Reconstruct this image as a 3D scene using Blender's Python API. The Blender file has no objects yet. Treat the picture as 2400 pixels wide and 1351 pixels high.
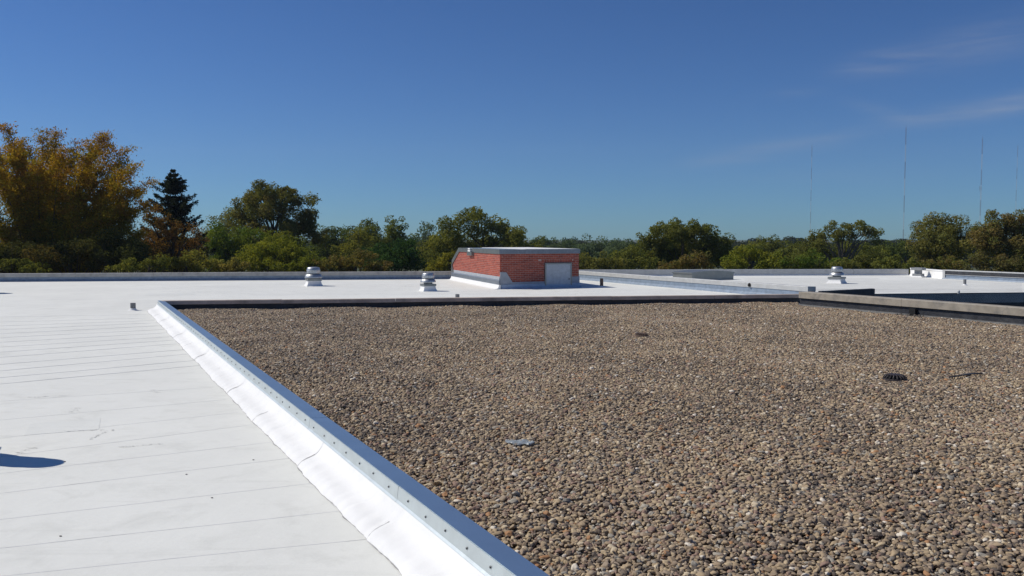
import bpy, math, random
import numpy as np
from mathutils import Vector, Matrix

S = bpy.context.scene
COL = S.collection
R = math.radians

# ------------------------------------------------------------------ camera
CAM_Z = 1.80
F = 2000.0                      # focal length in pixels of a 2400 px wide frame
PITCH = math.atan(115.5 / F)    # horizon sits above the middle of the frame
cd = bpy.data.cameras.new('camera')
cam = bpy.data.objects.new('camera', cd)
COL.objects.link(cam)
cam.location = (0, 0, CAM_Z)
cam.rotation_euler = (math.pi / 2 - PITCH, 0, 0)
cd.sensor_width = 36.0
cd.lens = 36.0 * F / 2400.0
cd.clip_end = 9000.0
S.camera = cam

# ------------------------------------------------------------------ light
SUN_AZ, SUN_EL = R(-77), R(46)          # clockwise from +Y, above the horizon
sd = Vector((math.sin(SUN_AZ) * math.cos(SUN_EL), math.cos(SUN_AZ) * math.cos(SUN_EL), math.sin(SUN_EL)))
ld = bpy.data.lights.new('sun', 'SUN')
ld.energy = 3.85
ld.angle = R(0.53)
ld.color = (1.0, 0.955, 0.87)
sun = bpy.data.objects.new('sun', ld)
COL.objects.link(sun)
sun.rotation_euler = sd.to_track_quat('Z', 'Y').to_euler()
S.view_settings.view_transform = 'Standard'
S.view_settings.look = 'None'
S.view_settings.exposure = 0.0
S.view_settings.gamma = 1.0


# ------------------------------------------------------------------ node helpers
class NT:
    def __init__(self, tree):
        self.t = tree
        tree.nodes.clear()

    def n(self, typ, **kw):
        nd = self.t.nodes.new(typ)
        for k, v in kw.items():
            setattr(nd, k, v)
        return nd

    def l(self, a, b):
        self.t.links.new(a, b)

    def inp(self, sock, v):
        if isinstance(v, bpy.types.NodeSocket):
            self.t.links.new(v, sock)
        else:
            sock.default_value = v

    def math(self, op, a, b=None, c=None, clamp=False):
        nd = self.n('ShaderNodeMath', operation=op, use_clamp=clamp)
        for i, v in enumerate((a, b, c)):
            if v is not None:
                self.inp(nd.inputs[i], v)
        return nd.outputs[0]

    def mix(self, f, a, b, blend='MIX'):
        nd = self.n('ShaderNodeMix', data_type='RGBA', blend_type=blend)
        self.inp(nd.inputs[0], f)
        self.inp(nd.inputs[6], a)
        self.inp(nd.inputs[7], b)
        return nd.outputs[2]

    def noise(self, vec, scale, detail=3.0, rough=0.55, dist=0.0):
        nd = self.n('ShaderNodeTexNoise')
        if vec is not None:
            self.l(vec, nd.inputs['Vector'])
        nd.inputs['Scale'].default_value = scale
        nd.inputs['Detail'].default_value = detail
        nd.inputs['Roughness'].default_value = rough
        nd.inputs['Distortion'].default_value = dist
        return nd.outputs['Fac']

    def ramp(self, f, stops, interp='LINEAR'):
        nd = self.n('ShaderNodeValToRGB')
        cr = nd.color_ramp
        cr.interpolation = interp
        while len(cr.elements) > 1:
            cr.elements.remove(cr.elements[0])
        for i, (p, c) in enumerate(stops):
            e = cr.elements[0] if i == 0 else cr.elements.new(p)
            e.position = p
            e.color = c if len(c) == 4 else (*c, 1)
        self.l(f, nd.inputs[0])
        return nd.outputs[0]

    def map(self, v, a, b, c, d):
        nd = self.n('ShaderNodeMapRange')
        self.inp(nd.inputs[0], v)
        for i, x in enumerate((a, b, c, d)):
            nd.inputs[i + 1].default_value = x
        return nd.outputs[0]

    def pos(self, scale=(1, 1, 1), rotz=0.0):
        g = self.n('ShaderNodeNewGeometry')
        m = self.n('ShaderNodeMapping')
        self.l(g.outputs['Position'], m.inputs[0])
        m.inputs['Scale'].default_value = scale
        m.inputs['Rotation'].default_value = (0, 0, rotz)
        return m.outputs[0]

    def bump(self, h, strength, dist):
        b = self.n('ShaderNodeBump')
        b.inputs['Strength'].default_value = strength
        b.inputs['Distance'].default_value = dist
        self.l(h, b.inputs['Height'])
        return b.outputs[0]


def rgb(c):
    return (*c, 1.0) if len(c) == 3 else c


# ------------------------------------------------------------------ world
W = bpy.data.worlds.new('World')
S.world = W
W.use_nodes = True
nt = NT(W.node_tree)
sky = nt.n('ShaderNodeTexSky', sky_type='NISHITA')
sky.sun_disc = False
sky.sun_elevation = SUN_EL
sky.sun_rotation = SUN_AZ
sky.altitude = 1500
sky.air_density = 1.0
sky.dust_density = 0.45
sky.ozone_density = 2.0
tc = nt.n('ShaderNodeTexCoord')
sep = nt.n('ShaderNodeSeparateXYZ')
nt.l(tc.outputs['Generated'], sep.inputs[0])
az = nt.math('ARCTAN2', sep.outputs[0], sep.outputs[1])
el = nt.math('ARCSINE', sep.outputs[2])
hs = nt.n('ShaderNodeHueSaturation')
hs.inputs['Saturation'].default_value = 1.03
hs.inputs['Value'].default_value = 1.0
nt.l(sky.outputs[0], hs.inputs['Color'])
t1 = nt.mix(1.0, hs.outputs[0], (0.75, 0.91, 1.25, 1), 'MULTIPLY')
gm = nt.n('ShaderNodeGamma')
nt.l(t1, gm.inputs[0])
gm.inputs[1].default_value = 1.12
skycol = nt.mix(1.0, gm.outputs[0], (0.57, 0.83, 0.91, 1), 'MULTIPLY')
# thin cirrus: a few drawn-out streaks, frayed by noise, and a faint veil all round
comb = nt.n('ShaderNodeCombineXYZ')
nt.l(az, comb.inputs[0])
nt.l(el, comb.inputs[1])
mp = nt.n('ShaderNodeMapping')
nt.l(comb.outputs[0], mp.inputs[0])
mp.inputs['Rotation'].default_value = (0, 0, R(-11))
mp.inputs['Scale'].default_value = (7, 75, 1)
fray = nt.noise(mp.outputs[0], 1.0, 6.0, 0.62, 0.6)
fray = nt.map(fray, 0.34, 0.72, 0.0, 1.0)


def azel(px, py):
    d = Vector(((px - 1200) / F, 1.0, (675.5 - py) / F))
    d = Matrix.Rotation(-PITCH, 3, 'X') @ d
    d.normalize()
    return math.atan2(d.x, d.y), math.asin(d.z)


tot = None
for (x0, y0, x1, y1, wd, st) in [(2000, 246, 2150, 282, 13, .55), (2090, 284, 2330, 258, 17, .8), (2260, 262, 2520, 220, 20, 1.0),
                                 (1960, 165, 2150, 135, 24, .55), (2120, 140, 2480, 60, 38, .6),
                                 (1610, 385, 1830, 348, 17, .55), (1760, 356, 2060, 302, 22, .42), (1805, 220, 1925, 214, 9, .38),
                                 (1700, 420, 2300, 400, 26, .12)]:
    a0, e0 = azel(x0, y0)
    a1, e1 = azel(x1, y1)
    ca, ce = (a0 + a1) / 2, (e0 + e1) / 2
    L = math.hypot(a1 - a0, e1 - e0) / 2
    th = math.atan2(e1 - e0, a1 - a0)
    da = nt.math('SUBTRACT', az, ca)
    de = nt.math('SUBTRACT', el, ce)
    al = nt.math('ADD', nt.math('MULTIPLY', da, math.cos(th) / L), nt.math('MULTIPLY', de, math.sin(th) / L))
    ac = nt.math('ADD', nt.math('MULTIPLY', da, -math.sin(th) * F / wd), nt.math('MULTIPLY', de, math.cos(th) * F / wd))
    ex = nt.math('MULTIPLY', nt.math('ADD', nt.math('MULTIPLY', al, al), nt.math('MULTIPLY', ac, ac)), -1.0)
    g = nt.math('MULTIPLY', nt.math('EXPONENT', ex), st)
    tot = g if tot is None else nt.math('ADD', tot, g)
cl = nt.math('MULTIPLY', tot, nt.math('MULTIPLY_ADD', fray, 0.85, 0.15))
cl = nt.math('MULTIPLY', cl, 0.40, clamp=True)
skyc = nt.mix(cl, skycol, (7.5, 7.9, 8.8, 1))
bg = nt.n('ShaderNodeBackground')
nt.l(skyc, bg.inputs[0])
bg.inputs[1].default_value = 0.052
wo = nt.n('ShaderNodeOutputWorld')
nt.l(bg.outputs[0], wo.inputs[0])

# ------------------------------------------------------------------ materials
MATS = {}


def mat_base(name):
    m = bpy.data.materials.new(name)
    m.use_nodes = True
    nt = NT(m.node_tree)
    out = nt.n('ShaderNodeOutputMaterial')
    p = nt.n('ShaderNodeBsdfPrincipled')
    nt.l(p.outputs[0], out.inputs[0])
    MATS[name] = m
    return nt, p, out


def simple(name, col, rough=0.7, metal=0.0, var=0.25, vscale=6.0, bump=0.0, bscale=60.0, bdist=0.004, spec=0.5, stain=None, stain_scale=2.0, stain_amt=0.5):
    """a base colour with blotchy variation, optional stains of another colour and a fine relief"""
    nt, p, out = mat_base(name)
    pos = nt.pos()
    f = nt.noise(pos, vscale, 5, 0.6)
    dark = tuple(c * (1 - var) for c in col)
    lite = tuple(min(1, c * (1 + var)) for c in col)
    c = nt.ramp(f, [(0.3, dark), (0.7, lite)])
    if stain:
        sf = nt.noise(pos, stain_scale, 6, 0.7, 0.4)
        sf = nt.map(sf, 0.5, 0.72, 0, stain_amt)
        c = nt.mix(sf, c, rgb(stain))
    nt.l(c, p.inputs['Base Color'])
    p.inputs['Roughness'].default_value = rough
    p.inputs['Metallic'].default_value = metal
    p.inputs['Specular IOR Level'].default_value = spec
    if bump:
        nt.l(nt.bump(nt.noise(pos, bscale, 4, 0.6), bump, bdist), p.inputs['Normal'])
    return MATS[name]


# white coated membrane
def white_membrane(name, base, dirt, amt, fine):
    nt, p, out = mat_base(name)
    pos = nt.pos()
    big = nt.noise(pos, 0.45, 5, 0.6, 0.3)
    c = nt.ramp(big, [(0.32, tuple(b * 0.93 for b in base)), (0.62, base)])
    mid = nt.map(nt.noise(pos, 2.4, 6, 0.68, 0.5), 0.52, 0.80, 0, amt)
    c = nt.mix(mid, c, rgb(dirt))
    streak = nt.map(nt.noise(nt.pos((0.5, 7.0, 1.0), R(-24)), 1.0, 5, 0.65), 0.56, 0.82, 0, amt * 0.8)
    c = nt.mix(streak, c, rgb(tuple(d * 0.9 for d in dirt)))
    grain = nt.map(nt.noise(pos, 230, 2, 0.5), 0.62, 0.72, 0, 0.16)
    c = nt.mix(grain, c, rgb(tuple(d * 0.6 for d in dirt)))
    nt.l(c, p.inputs['Base Color'])
    p.inputs['Roughness'].default_value = 0.62
    p.inputs['Specular IOR Level'].default_value = 0.12
    h = nt.math('ADD', nt.math('MULTIPLY', nt.noise(pos, 260, 2, 0.5), 0.25), nt.math('MULTIPLY', nt.noise(pos, 5, 5, 0.65), 1.6))
    nt.l(nt.bump(h, fine, 0.006), p.inputs['Normal'])


white_membrane('white_membrane', (0.83, 0.825, 0.765), (0.56, 0.555, 0.50), 0.46, 0.6)
white_membrane('white_flashing', (0.86, 0.85, 0.83), (0.58, 0.58, 0.57), 0.30, 0.4)


white_membrane('patch_membrane', (0.80, 0.80, 0.745), (0.60, 0.595, 0.55), 0.35, 0.5)


def seam_mat():
    nt, p, out = mat_base('seam_dirt')
    pos = nt.pos()
    f = nt.noise(nt.pos((1.1, 1.1, 1)), 1.5, 4, 0.7)
    f = nt.map(f, 0.50, 0.66, 0.0, 1)
    f2 = nt.map(nt.noise(pos, 22, 4, 0.6), 0.35, 0.65, 0.25, 1)
    c = nt.mix(nt.math('MULTIPLY', f, f2), (0.72, 0.715, 0.70, 1), (0.30, 0.30, 0.29, 1))
    nt.l(c, p.inputs['Base Color'])
    p.inputs['Roughness'].default_value = 0.8


seam_mat()
simple('crack_dirt', (0.36, 0.35, 0.34), 0.9, var=0.45, vscale=14, stain=(0.72, 0.71, 0.69), stain_scale=4, stain_amt=1.0)
simple('smudge', (0.62, 0.615, 0.585), 0.9, var=0.3, vscale=30)
simple('galvanised', (0.20, 0.225, 0.26), 0.5, 0.5, var=0.10, vscale=14, bump=0.15, bscale=5, bdist=0.01, stain=(0.42, 0.45, 0.48), stain_scale=5, stain_amt=0.35)
simple('coping_metal', (0.52, 0.62, 0.68), 0.36, 0.9, var=0.05, vscale=3, bump=0.04, bscale=5, bdist=0.004)
simple('fascia_metal', (0.58, 0.63, 0.63), 0.42, 0.55, var=0.08, vscale=7, bump=0.25, bscale=4, bdist=0.012)
simple('spun_aluminium', (0.50, 0.51, 0.51), 0.42, 0.8, var=0.10, vscale=10, bump=0.1, bscale=12)
simple('aged_coping', (0.40, 0.385, 0.36), 0.65, 0.1, var=0.18, vscale=3.5, stain=(0.20, 0.19, 0.17), stain_scale=4, stain_amt=0.6)
simple('brown_coping', (0.58, 0.48, 0.395), 0.7, 0.0, var=0.22, vscale=2.0, stain=(0.22, 0.175, 0.14), stain_scale=1.4, stain_amt=0.7)
simple('tan_coping', (0.36, 0.315, 0.25), 0.75, 0.0, var=0.16, vscale=5, stain=(0.12, 0.12, 0.12), stain_scale=2.6, stain_amt=0.75, bump=0.2, bscale=50)
simple('pale_coping', (0.50, 0.50, 0.49), 0.55, 0.2, var=0.10, vscale=4, stain=(0.40, 0.40, 0.39), stain_scale=5, stain_amt=0.5)
simple('black_membrane', (0.030, 0.031, 0.036), 0.55, var=0.45, vscale=5, bump=0.5, bscale=14, bdist=0.02, stain=(0.09, 0.09, 0.09), stain_scale=3, stain_amt=0.5)
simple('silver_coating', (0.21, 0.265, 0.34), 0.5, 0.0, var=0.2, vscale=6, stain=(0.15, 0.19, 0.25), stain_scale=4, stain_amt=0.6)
simple('stucco_grey', (0.34, 0.36, 0.39), 0.8, var=0.15, vscale=8, bump=0.3, bscale=40)
simple('mortar', (0.50, 0.37, 0.31), 0.9, var=0.2, vscale=18, bump=0.4, bscale=90)
simple('sheet_metal_grey', (0.24, 0.255, 0.25), 0.42, 0.6, var=0.12, vscale=4, stain=(0.30, 0.28, 0.26), stain_scale=2, stain_amt=0.4)
simple('grey_paint', (0.46, 0.49, 0.52), 0.55, 0.1, var=0.12, vscale=9, stain=(0.35, 0.37, 0.39), stain_scale=6, stain_amt=0.5)
simple('pipe_grey', (0.20, 0.20, 0.20), 0.6, 0.2, var=0.25, vscale=12)
simple('rust_pipe', (0.13, 0.085, 0.065), 0.8, 0.1, var=0.35, vscale=25)
simple('cast_iron', (0.045, 0.036, 0.038), 0.6, 0.2, var=0.4, vscale=30, bump=0.4, bscale=60)
simple('shade_toned_membrane', (0.42, 0.48, 0.55), 0.6, var=0.15, vscale=5)  # white membrane toned blue-grey to carry the shade of the penthouse front
simple('vent_grey', (0.27, 0.28, 0.285), 0.7, 0.0, var=0.2, vscale=8)
simple('dark_hole', (0.01, 0.01, 0.01), 0.9)
simple('screw_metal', (0.09, 0.095, 0.10), 0.5, 0.4)
simple('dull_bark', (0.07, 0.055, 0.042), 0.9, var=0.4, vscale=9)
simple('grey_bark', (0.12, 0.10, 0.085), 0.9, var=0.4, vscale=9)
simple('blue_plastic', (0.42, 0.55, 0.60), 0.5, var=0.2, vscale=20)
simple('leaf_litter', (0.10, 0.085, 0.07), 0.9, var=0.5, vscale=60)
simple('wall_brick_far', (0.26, 0.12, 0.09), 0.9, var=0.25, vscale=6)
simple('mast_red', (0.16, 0.07, 0.07), 0.7, var=0.1)
simple('mast_white', (0.55, 0.55, 0.55), 0.6, var=0.1)
simple('roof_deck', (0.075, 0.062, 0.05), 0.95, var=0.5, vscale=35, bump=1.0, bscale=30, bdist=0.03)


def brick_mat():
    nt, p, out = mat_base('brick_red')
    oi = nt.n('ShaderNodeObjectInfo')
    c = nt.ramp(oi.outputs['Random'], [(0.0, (0.22, 0.038, 0.024)), (0.35, (0.34, 0.064, 0.038)), (0.7, (0.42, 0.088, 0.050)), (1.0, (0.25, 0.046, 0.034))])
    pos = nt.pos()
    c = nt.mix(nt.map(nt.noise(pos, 26, 5, 0.65), 0.4, 0.75, 0, 0.45), c, (0.42, 0.13, 0.08, 1))
    nt.l(c, p.inputs['Base Color'])
    p.inputs['Roughness'].default_value = 0.85
    nt.l(nt.bump(nt.noise(pos, 140, 3, 0.6), 0.4, 0.004), p.inputs['Normal'])


brick_mat()


def brick_far_mat():
    """bricks joined into one mesh: the tint comes from a per-brick attribute"""
    nt, p, out = mat_base('brick_red_joined')
    at = nt.n('ShaderNodeAttribute', attribute_name='tint')
    c = nt.ramp(at.outputs['Fac'], [(0.0, (0.22, 0.038, 0.024)), (0.35, (0.34, 0.064, 0.038)), (0.7, (0.42, 0.088, 0.050)), (1.0, (0.25, 0.046, 0.034))])
    c = nt.mix(nt.map(nt.noise(nt.pos(), 26, 5, 0.65), 0.4, 0.75, 0, 0.45), c, (0.42, 0.13, 0.08, 1))
    nt.l(c, p.inputs['Base Color'])
    p.inputs['Roughness'].default_value = 0.85


brick_far_mat()


def pebble_mat():
    nt, p, out = mat_base('river_pebble')
    at = nt.n('ShaderNodeAttribute', attribute_name='tone', attribute_type='INSTANCER')
    stops = [(0.00, (0.070, 0.058, 0.050)), (0.10, (0.150, 0.115, 0.085)), (0.22, (0.260, 0.190, 0.122)), (0.36, (0.345, 0.255, 0.158)),
             (0.52, (0.415, 0.310, 0.185)), (0.64, (0.340, 0.262, 0.185)), (0.74, (0.50, 0.385, 0.235)), (0.81, (0.275, 0.175, 0.130)),
             (0.86, (0.36, 0.33, 0.27)), (0.90, (0.62, 0.51, 0.35)), (0.945, (0.40, 0.200, 0.085)), (0.962, (0.22, 0.21, 0.185)), (0.98, (0.76, 0.68, 0.56))]
    c = nt.ramp(at.outputs['Fac'], stops, 'CONSTANT')
    tcn = nt.n('ShaderNodeTexCoord')
    f = nt.noise(tcn.outputs['Object'], 1.6, 5, 0.7)
    c = nt.mix(nt.map(f, 0.35, 0.75, 0.0, 0.42), c, (0.31, 0.232, 0.160, 1))
    nt.l(c, p.inputs['Base Color'])
    p.inputs['Roughness'].default_value = 0.72
    p.inputs['Specular IOR Level'].default_value = 0.35


pebble_mat()


def leaf_mat():
    nt, p, out = mat_base('leaves')
    nt.t.nodes.remove(p)
    at = nt.n('ShaderNodeAttribute', attribute_name='leafcol')
    d = nt.n('ShaderNodeBsdfDiffuse')
    t = nt.n('ShaderNodeBsdfTranslucent')
    nt.l(at.outputs['Color'], d.inputs[0])
    tcol = nt.mix(1.0, at.outputs['Color'], (1.25, 1.15, 0.55, 1), 'MULTIPLY')
    nt.l(tcol, t.inputs[0])
    mx = nt.n('ShaderNodeMixShader')
    mx.inputs[0].default_value = 0.40
    nt.l(d.outputs[0], mx.inputs[1])
    nt.l(t.outputs[0], mx.inputs[2])
    nt.l(mx.outputs[0], out.inputs[0])


leaf_mat()


def ground_mat():
    nt, p, out = mat_base('grass_ground')
    pos = nt.pos()
    c = nt.ramp(nt.noise(pos, 0.05, 6, 0.6), [(0.3, (0.045, 0.065, 0.018)), (0.7, (0.085, 0.085, 0.035))])
    nt.l(c, p.inputs['Base Color'])
    p.inputs['Roughness'].default_value = 0.95


ground_mat()


def plastic_film():
    nt, p, out = mat_base('plastic_film')
    c = nt.ramp(nt.noise(nt.pos(), 14, 4, 0.6), [(0.3, (0.30, 0.33, 0.34)), (0.7, (0.52, 0.56, 0.57))])
    nt.l(c, p.inputs['Base Color'])
    p.inputs['Roughness'].default_value = 0.3
    p.inputs['Alpha'].default_value = 0.72


plastic_film()


# ------------------------------------------------------------------ geometry helpers
ORG = {}


def tag(o, label=None, cat=None, group=None, kind=None):
    if label:
        o['label'] = label
    if cat:
        o['category'] = cat
    if group:
        o['group'] = group
    if kind:
        o['kind'] = kind
    return o


def link(name, me, mat, parent=None, loc=None):
    o = bpy.data.objects.new(name, me)
    COL.objects.link(o)
    if mat and not me.materials:
        me.materials.append(MATS[mat])
    w = Vector(loc) if loc is not None else (ORG[parent.name].copy() if parent else Vector((0, 0, 0)))
    ORG[o.name] = w
    if parent:
        o.parent = parent
        o.location = w - ORG[parent.name]
    else:
        o.location = w
    return o


def empty(name, loc):
    o = bpy.data.objects.new(name, None)
    COL.objects.link(o)
    o.location = loc
    o.empty_display_size = 0.2
    ORG[o.name] = Vector(loc)
    return o


class MB:
    """collects world-space geometry; build() links it as one mesh object"""

    def __init__(self):
        self.v, self.f = [], []

    def poly(self, pts):
        i = len(self.v)
        self.v += [tuple(p) for p in pts]
        self.f.append(tuple(range(i, i + len(pts))))
        return self

    def prism(self, pts, z0, z1):
        """vertical prism over a counter-clockwise xy outline"""
        n = len(pts)
        i = len(self.v)
        z0s = z0 if isinstance(z0, (list, tuple)) else [z0] * n
        z1s = z1 if isinstance(z1, (list, tuple)) else [z1] * n
        self.v += [(p[0], p[1], z0s[k]) for k, p in enumerate(pts)] + [(p[0], p[1], z1s[k]) for k, p in enumerate(pts)]
        self.f.append(tuple(range(i + n - 1, i - 1, -1)))
        self.f.append(tuple(range(i + n, i + 2 * n)))
        for k in range(n):
            k2 = (k + 1) % n
            self.f.append((i + k, i + k2, i + n + k2, i + n + k))
        return self

    def box(self, c, sx, sy, sz, rz=0.0, taper=1.0):
        ca, sa = math.cos(rz), math.sin(rz)
        pts = []
        i = len(self.v)
        for z, t in ((0, 1.0), (sz, taper)):
            for a, b in ((-1, -1), (1, -1), (1, 1), (-1, 1)):
                x, y = a * sx / 2 * t, b * sy / 2 * t
                pts.append((c[0] + x * ca - y * sa, c[1] + x * sa + y * ca, c[2] + z))
        self.v += pts
        for q in ((3, 2, 1, 0), (4, 5, 6, 7), (0, 1, 5, 4), (1, 2, 6, 5), (2, 3, 7, 6), (3, 0, 4, 7)):
            self.f.append(tuple(i + k for k in q))
        return self

    def sweep(self, prof, p0, p1, left, closed=True, caps=True):
        """profile [(offset towards 'left', z)] swept from p0 to p1 (xy)"""
        n = len(prof)
        i = len(self.v)
        for p in (p0, p1):
            for o, z in prof:
                self.v.append((p[0] + left[0] * o, p[1] + left[1] * o, z))
        for k in range(n if closed else n - 1):
            k2 = (k + 1) % n
            self.f.append((i + k, i + k2, i + n + k2, i + n + k))
        if caps and closed:
            self.f.append(tuple(range(i + n - 1, i - 1, -1)))
            self.f.append(tuple(range(i + n, i + 2 * n)))
        return self

    def lathe(self, c, prof, seg=24, rz=0.0, square=None):
        """profile [(r, z)] turned round a vertical axis; square=list of bool: ring is square instead of round"""
        i = len(self.v)
        for k, (r, z) in enumerate(prof):
            for s in range(seg):
                a = 2 * math.pi * s / seg + rz
                self.v.append((c[0] + r * math.cos(a), c[1] + r * math.sin(a), c[2] + z))
        for k in range(len(prof) - 1):
            for s in range(seg):
                s2 = (s + 1) % seg
                self.f.append((i + k * seg + s, i + k * seg + s2, i + (k + 1) * seg + s2, i + (k + 1) * seg + s))
        self.f.append(tuple(i + s for s in range(seg))[::-1])
        j = i + (len(prof) - 1) * seg
        self.f.append(tuple(j + s for s in range(seg)))
        return self

    def tube(self, pts, rad, seg=6):
        i = len(self.v)
        n = len(pts)
        up = Vector((0.13, 0.31, 0.94))
        for k, p in enumerate(pts):
            p = Vector(p)
            d = (Vector(pts[min(k + 1, n - 1)]) - Vector(pts[max(k - 1, 0)])).normalized()
            a = d.cross(up)
            if a.length < 1e-4:
                a = d.cross(Vector((1, 0, 0)))
            a.normalize()
            b = d.cross(a)
            r = rad[k] if isinstance(rad, (list, tuple)) else rad
            for s in range(seg):
                t = 2 * math.pi * s / seg
                q = p + (a * math.cos(t) + b * math.sin(t)) * r
                self.v.append(tuple(q))
        for k in range(n - 1):
            for s in range(seg):
                s2 = (s + 1) % seg
                self.f.append((i + k * seg + s, i + (k + 1) * seg + s, i + (k + 1) * seg + s2, i + k * seg + s2))
        self.f.append(tuple(i + s for s in range(seg)))
        self.f.append(tuple(i + (n - 1) * seg + s for s in range(seg))[::-1])
        return self

    def mesh(self, name, org=(0, 0, 0), smooth=False, bevel=0.0):
        me = bpy.data.meshes.new(name)
        ox, oy, oz = org
        me.from_pydata([(x - ox, y - oy, z - oz) for x, y, z in self.v], [], self.f)
        me.update()
        if smooth:
            me.polygons.foreach_set('use_smooth', [True] * len(me.polygons))
            me.set_sharp_from_angle(angle=R(38))
        return me

    def build(self, name, mat, parent=None, smooth=False, loc=None, bevel=0.0):
        w = Vector(loc) if loc is not None else (ORG[parent.name] if parent else Vector((0, 0, 0)))
        o = link(name, self.mesh(name, w, smooth), mat, parent, w)
        if bevel:
            b = o.modifiers.new('bevel', 'BEVEL')
            b.width = bevel
            b.segments = 2
            b.limit_method = 'ANGLE'
        return o


CP, SP = math.cos(PITCH), math.sin(PITCH)


def ray(px, py):
    x, u = (px - 1200) / F, (675.5 - py) / F
    return Vector((x, CP + u * SP, -SP + u * CP))


def at(px, py, z=0.0):
    """the point of the level plane z seen at a pixel of the photograph"""
    d = ray(px, py)
    t = (z - CAM_Z) / d.z
    return Vector((d.x * t, d.y * t, z))


def atd(px, py, dist):
    """the point at a given distance along +Y seen at a pixel"""
    d = ray(px, py)
    t = dist / d.y
    return Vector((d.x * t, dist, CAM_Z + d.z * t))


def lerp(a, b, t):
    return a + (b - a) * t


def perp_left(p0, p1):
    d = (Vector(p1) - Vector(p0))
    d.z = 0
    d.normalize()
    return Vector((-d.y, d.x, 0))


rnd = random.Random(5)

# ================================================================== SETTING
GZ = -8.0          # the ground, two storeys down
GRAVEL_Z = 0.03
g = MB().poly([(-4000, -1500, GZ), (4000, -1500, GZ), (4000, 6000, GZ), (-4000, 6000, GZ)]).build('ground', 'grass_ground')
tag(g, kind='structure')

# gravel field corners: top outer edges of its copings
ZC = 0.26
C_far = at(370, 704.6, ZC)
C_near = at(1211, 1351, ZC)
cdir = (C_near - C_far).normalized()
C_near2 = C_near + cdir * 6.0
C_right = at(1871, 689, ZC)
A = at(1871, 717, GRAVEL_Z)
B = at(2400, 766, GRAVEL_Z)
bdir = (B - A).normalized()
B2 = B + bdir * 16.0

MID0 = at(1356, 656, 0)
MID1 = Vector((8.70, 25.2, 0))
FARL = Vector((-34.0, 33.85, 0))
FARR = Vector((3.4, 38.85, 0))

# white roof sheets
W1 = [(-34, -9), (B2.x + .2, -9), (B2.x + .2, B2.y), (A.x + .35, A.y + .1), (MID1.x + .25, MID1.y), (MID0.x + .25, MID0.y), (FARR.x, FARR.y + .2), (FARL.x, FARL.y + .2)]


def sheet(name, pts, z, mat):
    o = MB().prism(pts, z - 0.3, z).build(name, mat)
    return tag(o, kind='structure')


white_roof = sheet('white_roof', W1, 0.0, 'white_membrane')

BK0 = Vector((9.0, 26.0, 0))
BK1 = at(2044, 691, 0)
BK2 = at(2400, 687.5, 0)
BK3 = BK2 + (BK2 - BK1) * 1.0
RF0 = at(1340, 647.5, 0)
RF1 = at(2130, 645.5, 0)
RC = at(2207, 653.5, 0)
RE = at(2400, 663, 0)
RE2 = RE + (RE - RC) * 1.2
W2 = [(MID1.x + .25, MID1.y + .3), (BK0.x, BK0.y), (BK1.x, BK1.y), (BK2.x, BK2.y), (BK3.x, BK3.y), (RE2.x, RE2.y + .3), (RE.x, RE.y + .3), (RC.x + .3, RC.y + .3), (RF1.x + .3, RF1.y + .3), (RF0.x, RF0.y + .3), (MID0.x - 2.5, MID0.y + 4.6), (MID0.x + .25, MID0.y)]
right_roof = sheet('white_roof_beyond', W2, -0.004, 'white_membrane')

# the light well behind the tan parapet
well = [(A.x + .35, A.y + .1), (B2.x + .2, B2.y), (B2.x + 14, B2.y), (BK3.x, BK3.y), (BK2.x, BK2.y), (BK1.x, BK1.y), (BK0.x, BK0.y), (MID1.x + .25, MID1.y)]
wf = sheet('light_well_floor', well, -3.2, 'roof_deck')

# building walls down to the ground
bw = MB()
for a, b in ((FARL, FARR), (RF0, RF1)):
    l = perp_left(a, b)
    bw.sweep([(0.45, GZ), (0.45, -0.31), (0.30, -0.31), (0.30, GZ)], a, b, l)
bw.sweep([(0.60, GZ), (0.60, -0.31), (0.45, -0.31), (0.45, GZ)], RF1, RC, perp_left(RF1, RC))
o = bw.build('outer_wall', 'wall_brick_far')
tag(o, kind='structure')

# ------------------------------------------------------------------ the gravel
gd = [tuple(C_far.xy), tuple(C_near2.xy), tuple(B2.xy), tuple(A.xy), tuple(C_right.xy)]
o = MB().prism([(C_far.x + .1, C_far.y - .05), (C_near2.x + .08, C_near2.y), (B2.x + .05, B2.y), (A.x + .05, A.y), (C_right.x, C_right.y)], 0.004, 0.012).build('gravel_roof', 'roof_deck')
tag(o, kind='structure')


def inside(px, py, poly):
    ins = np.zeros(len(px), bool)
    n = len(poly)
    j = n - 1
    for i in range(n):
        xi, yi = poly[i]
        xj, yj = poly[j]
        c = ((yi > py) != (yj > py)) & (px < (xj - xi) * (py - yi) / (yj - yi + 1e-12) + xi)
        ins ^= c
        j = i
    return ins


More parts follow.
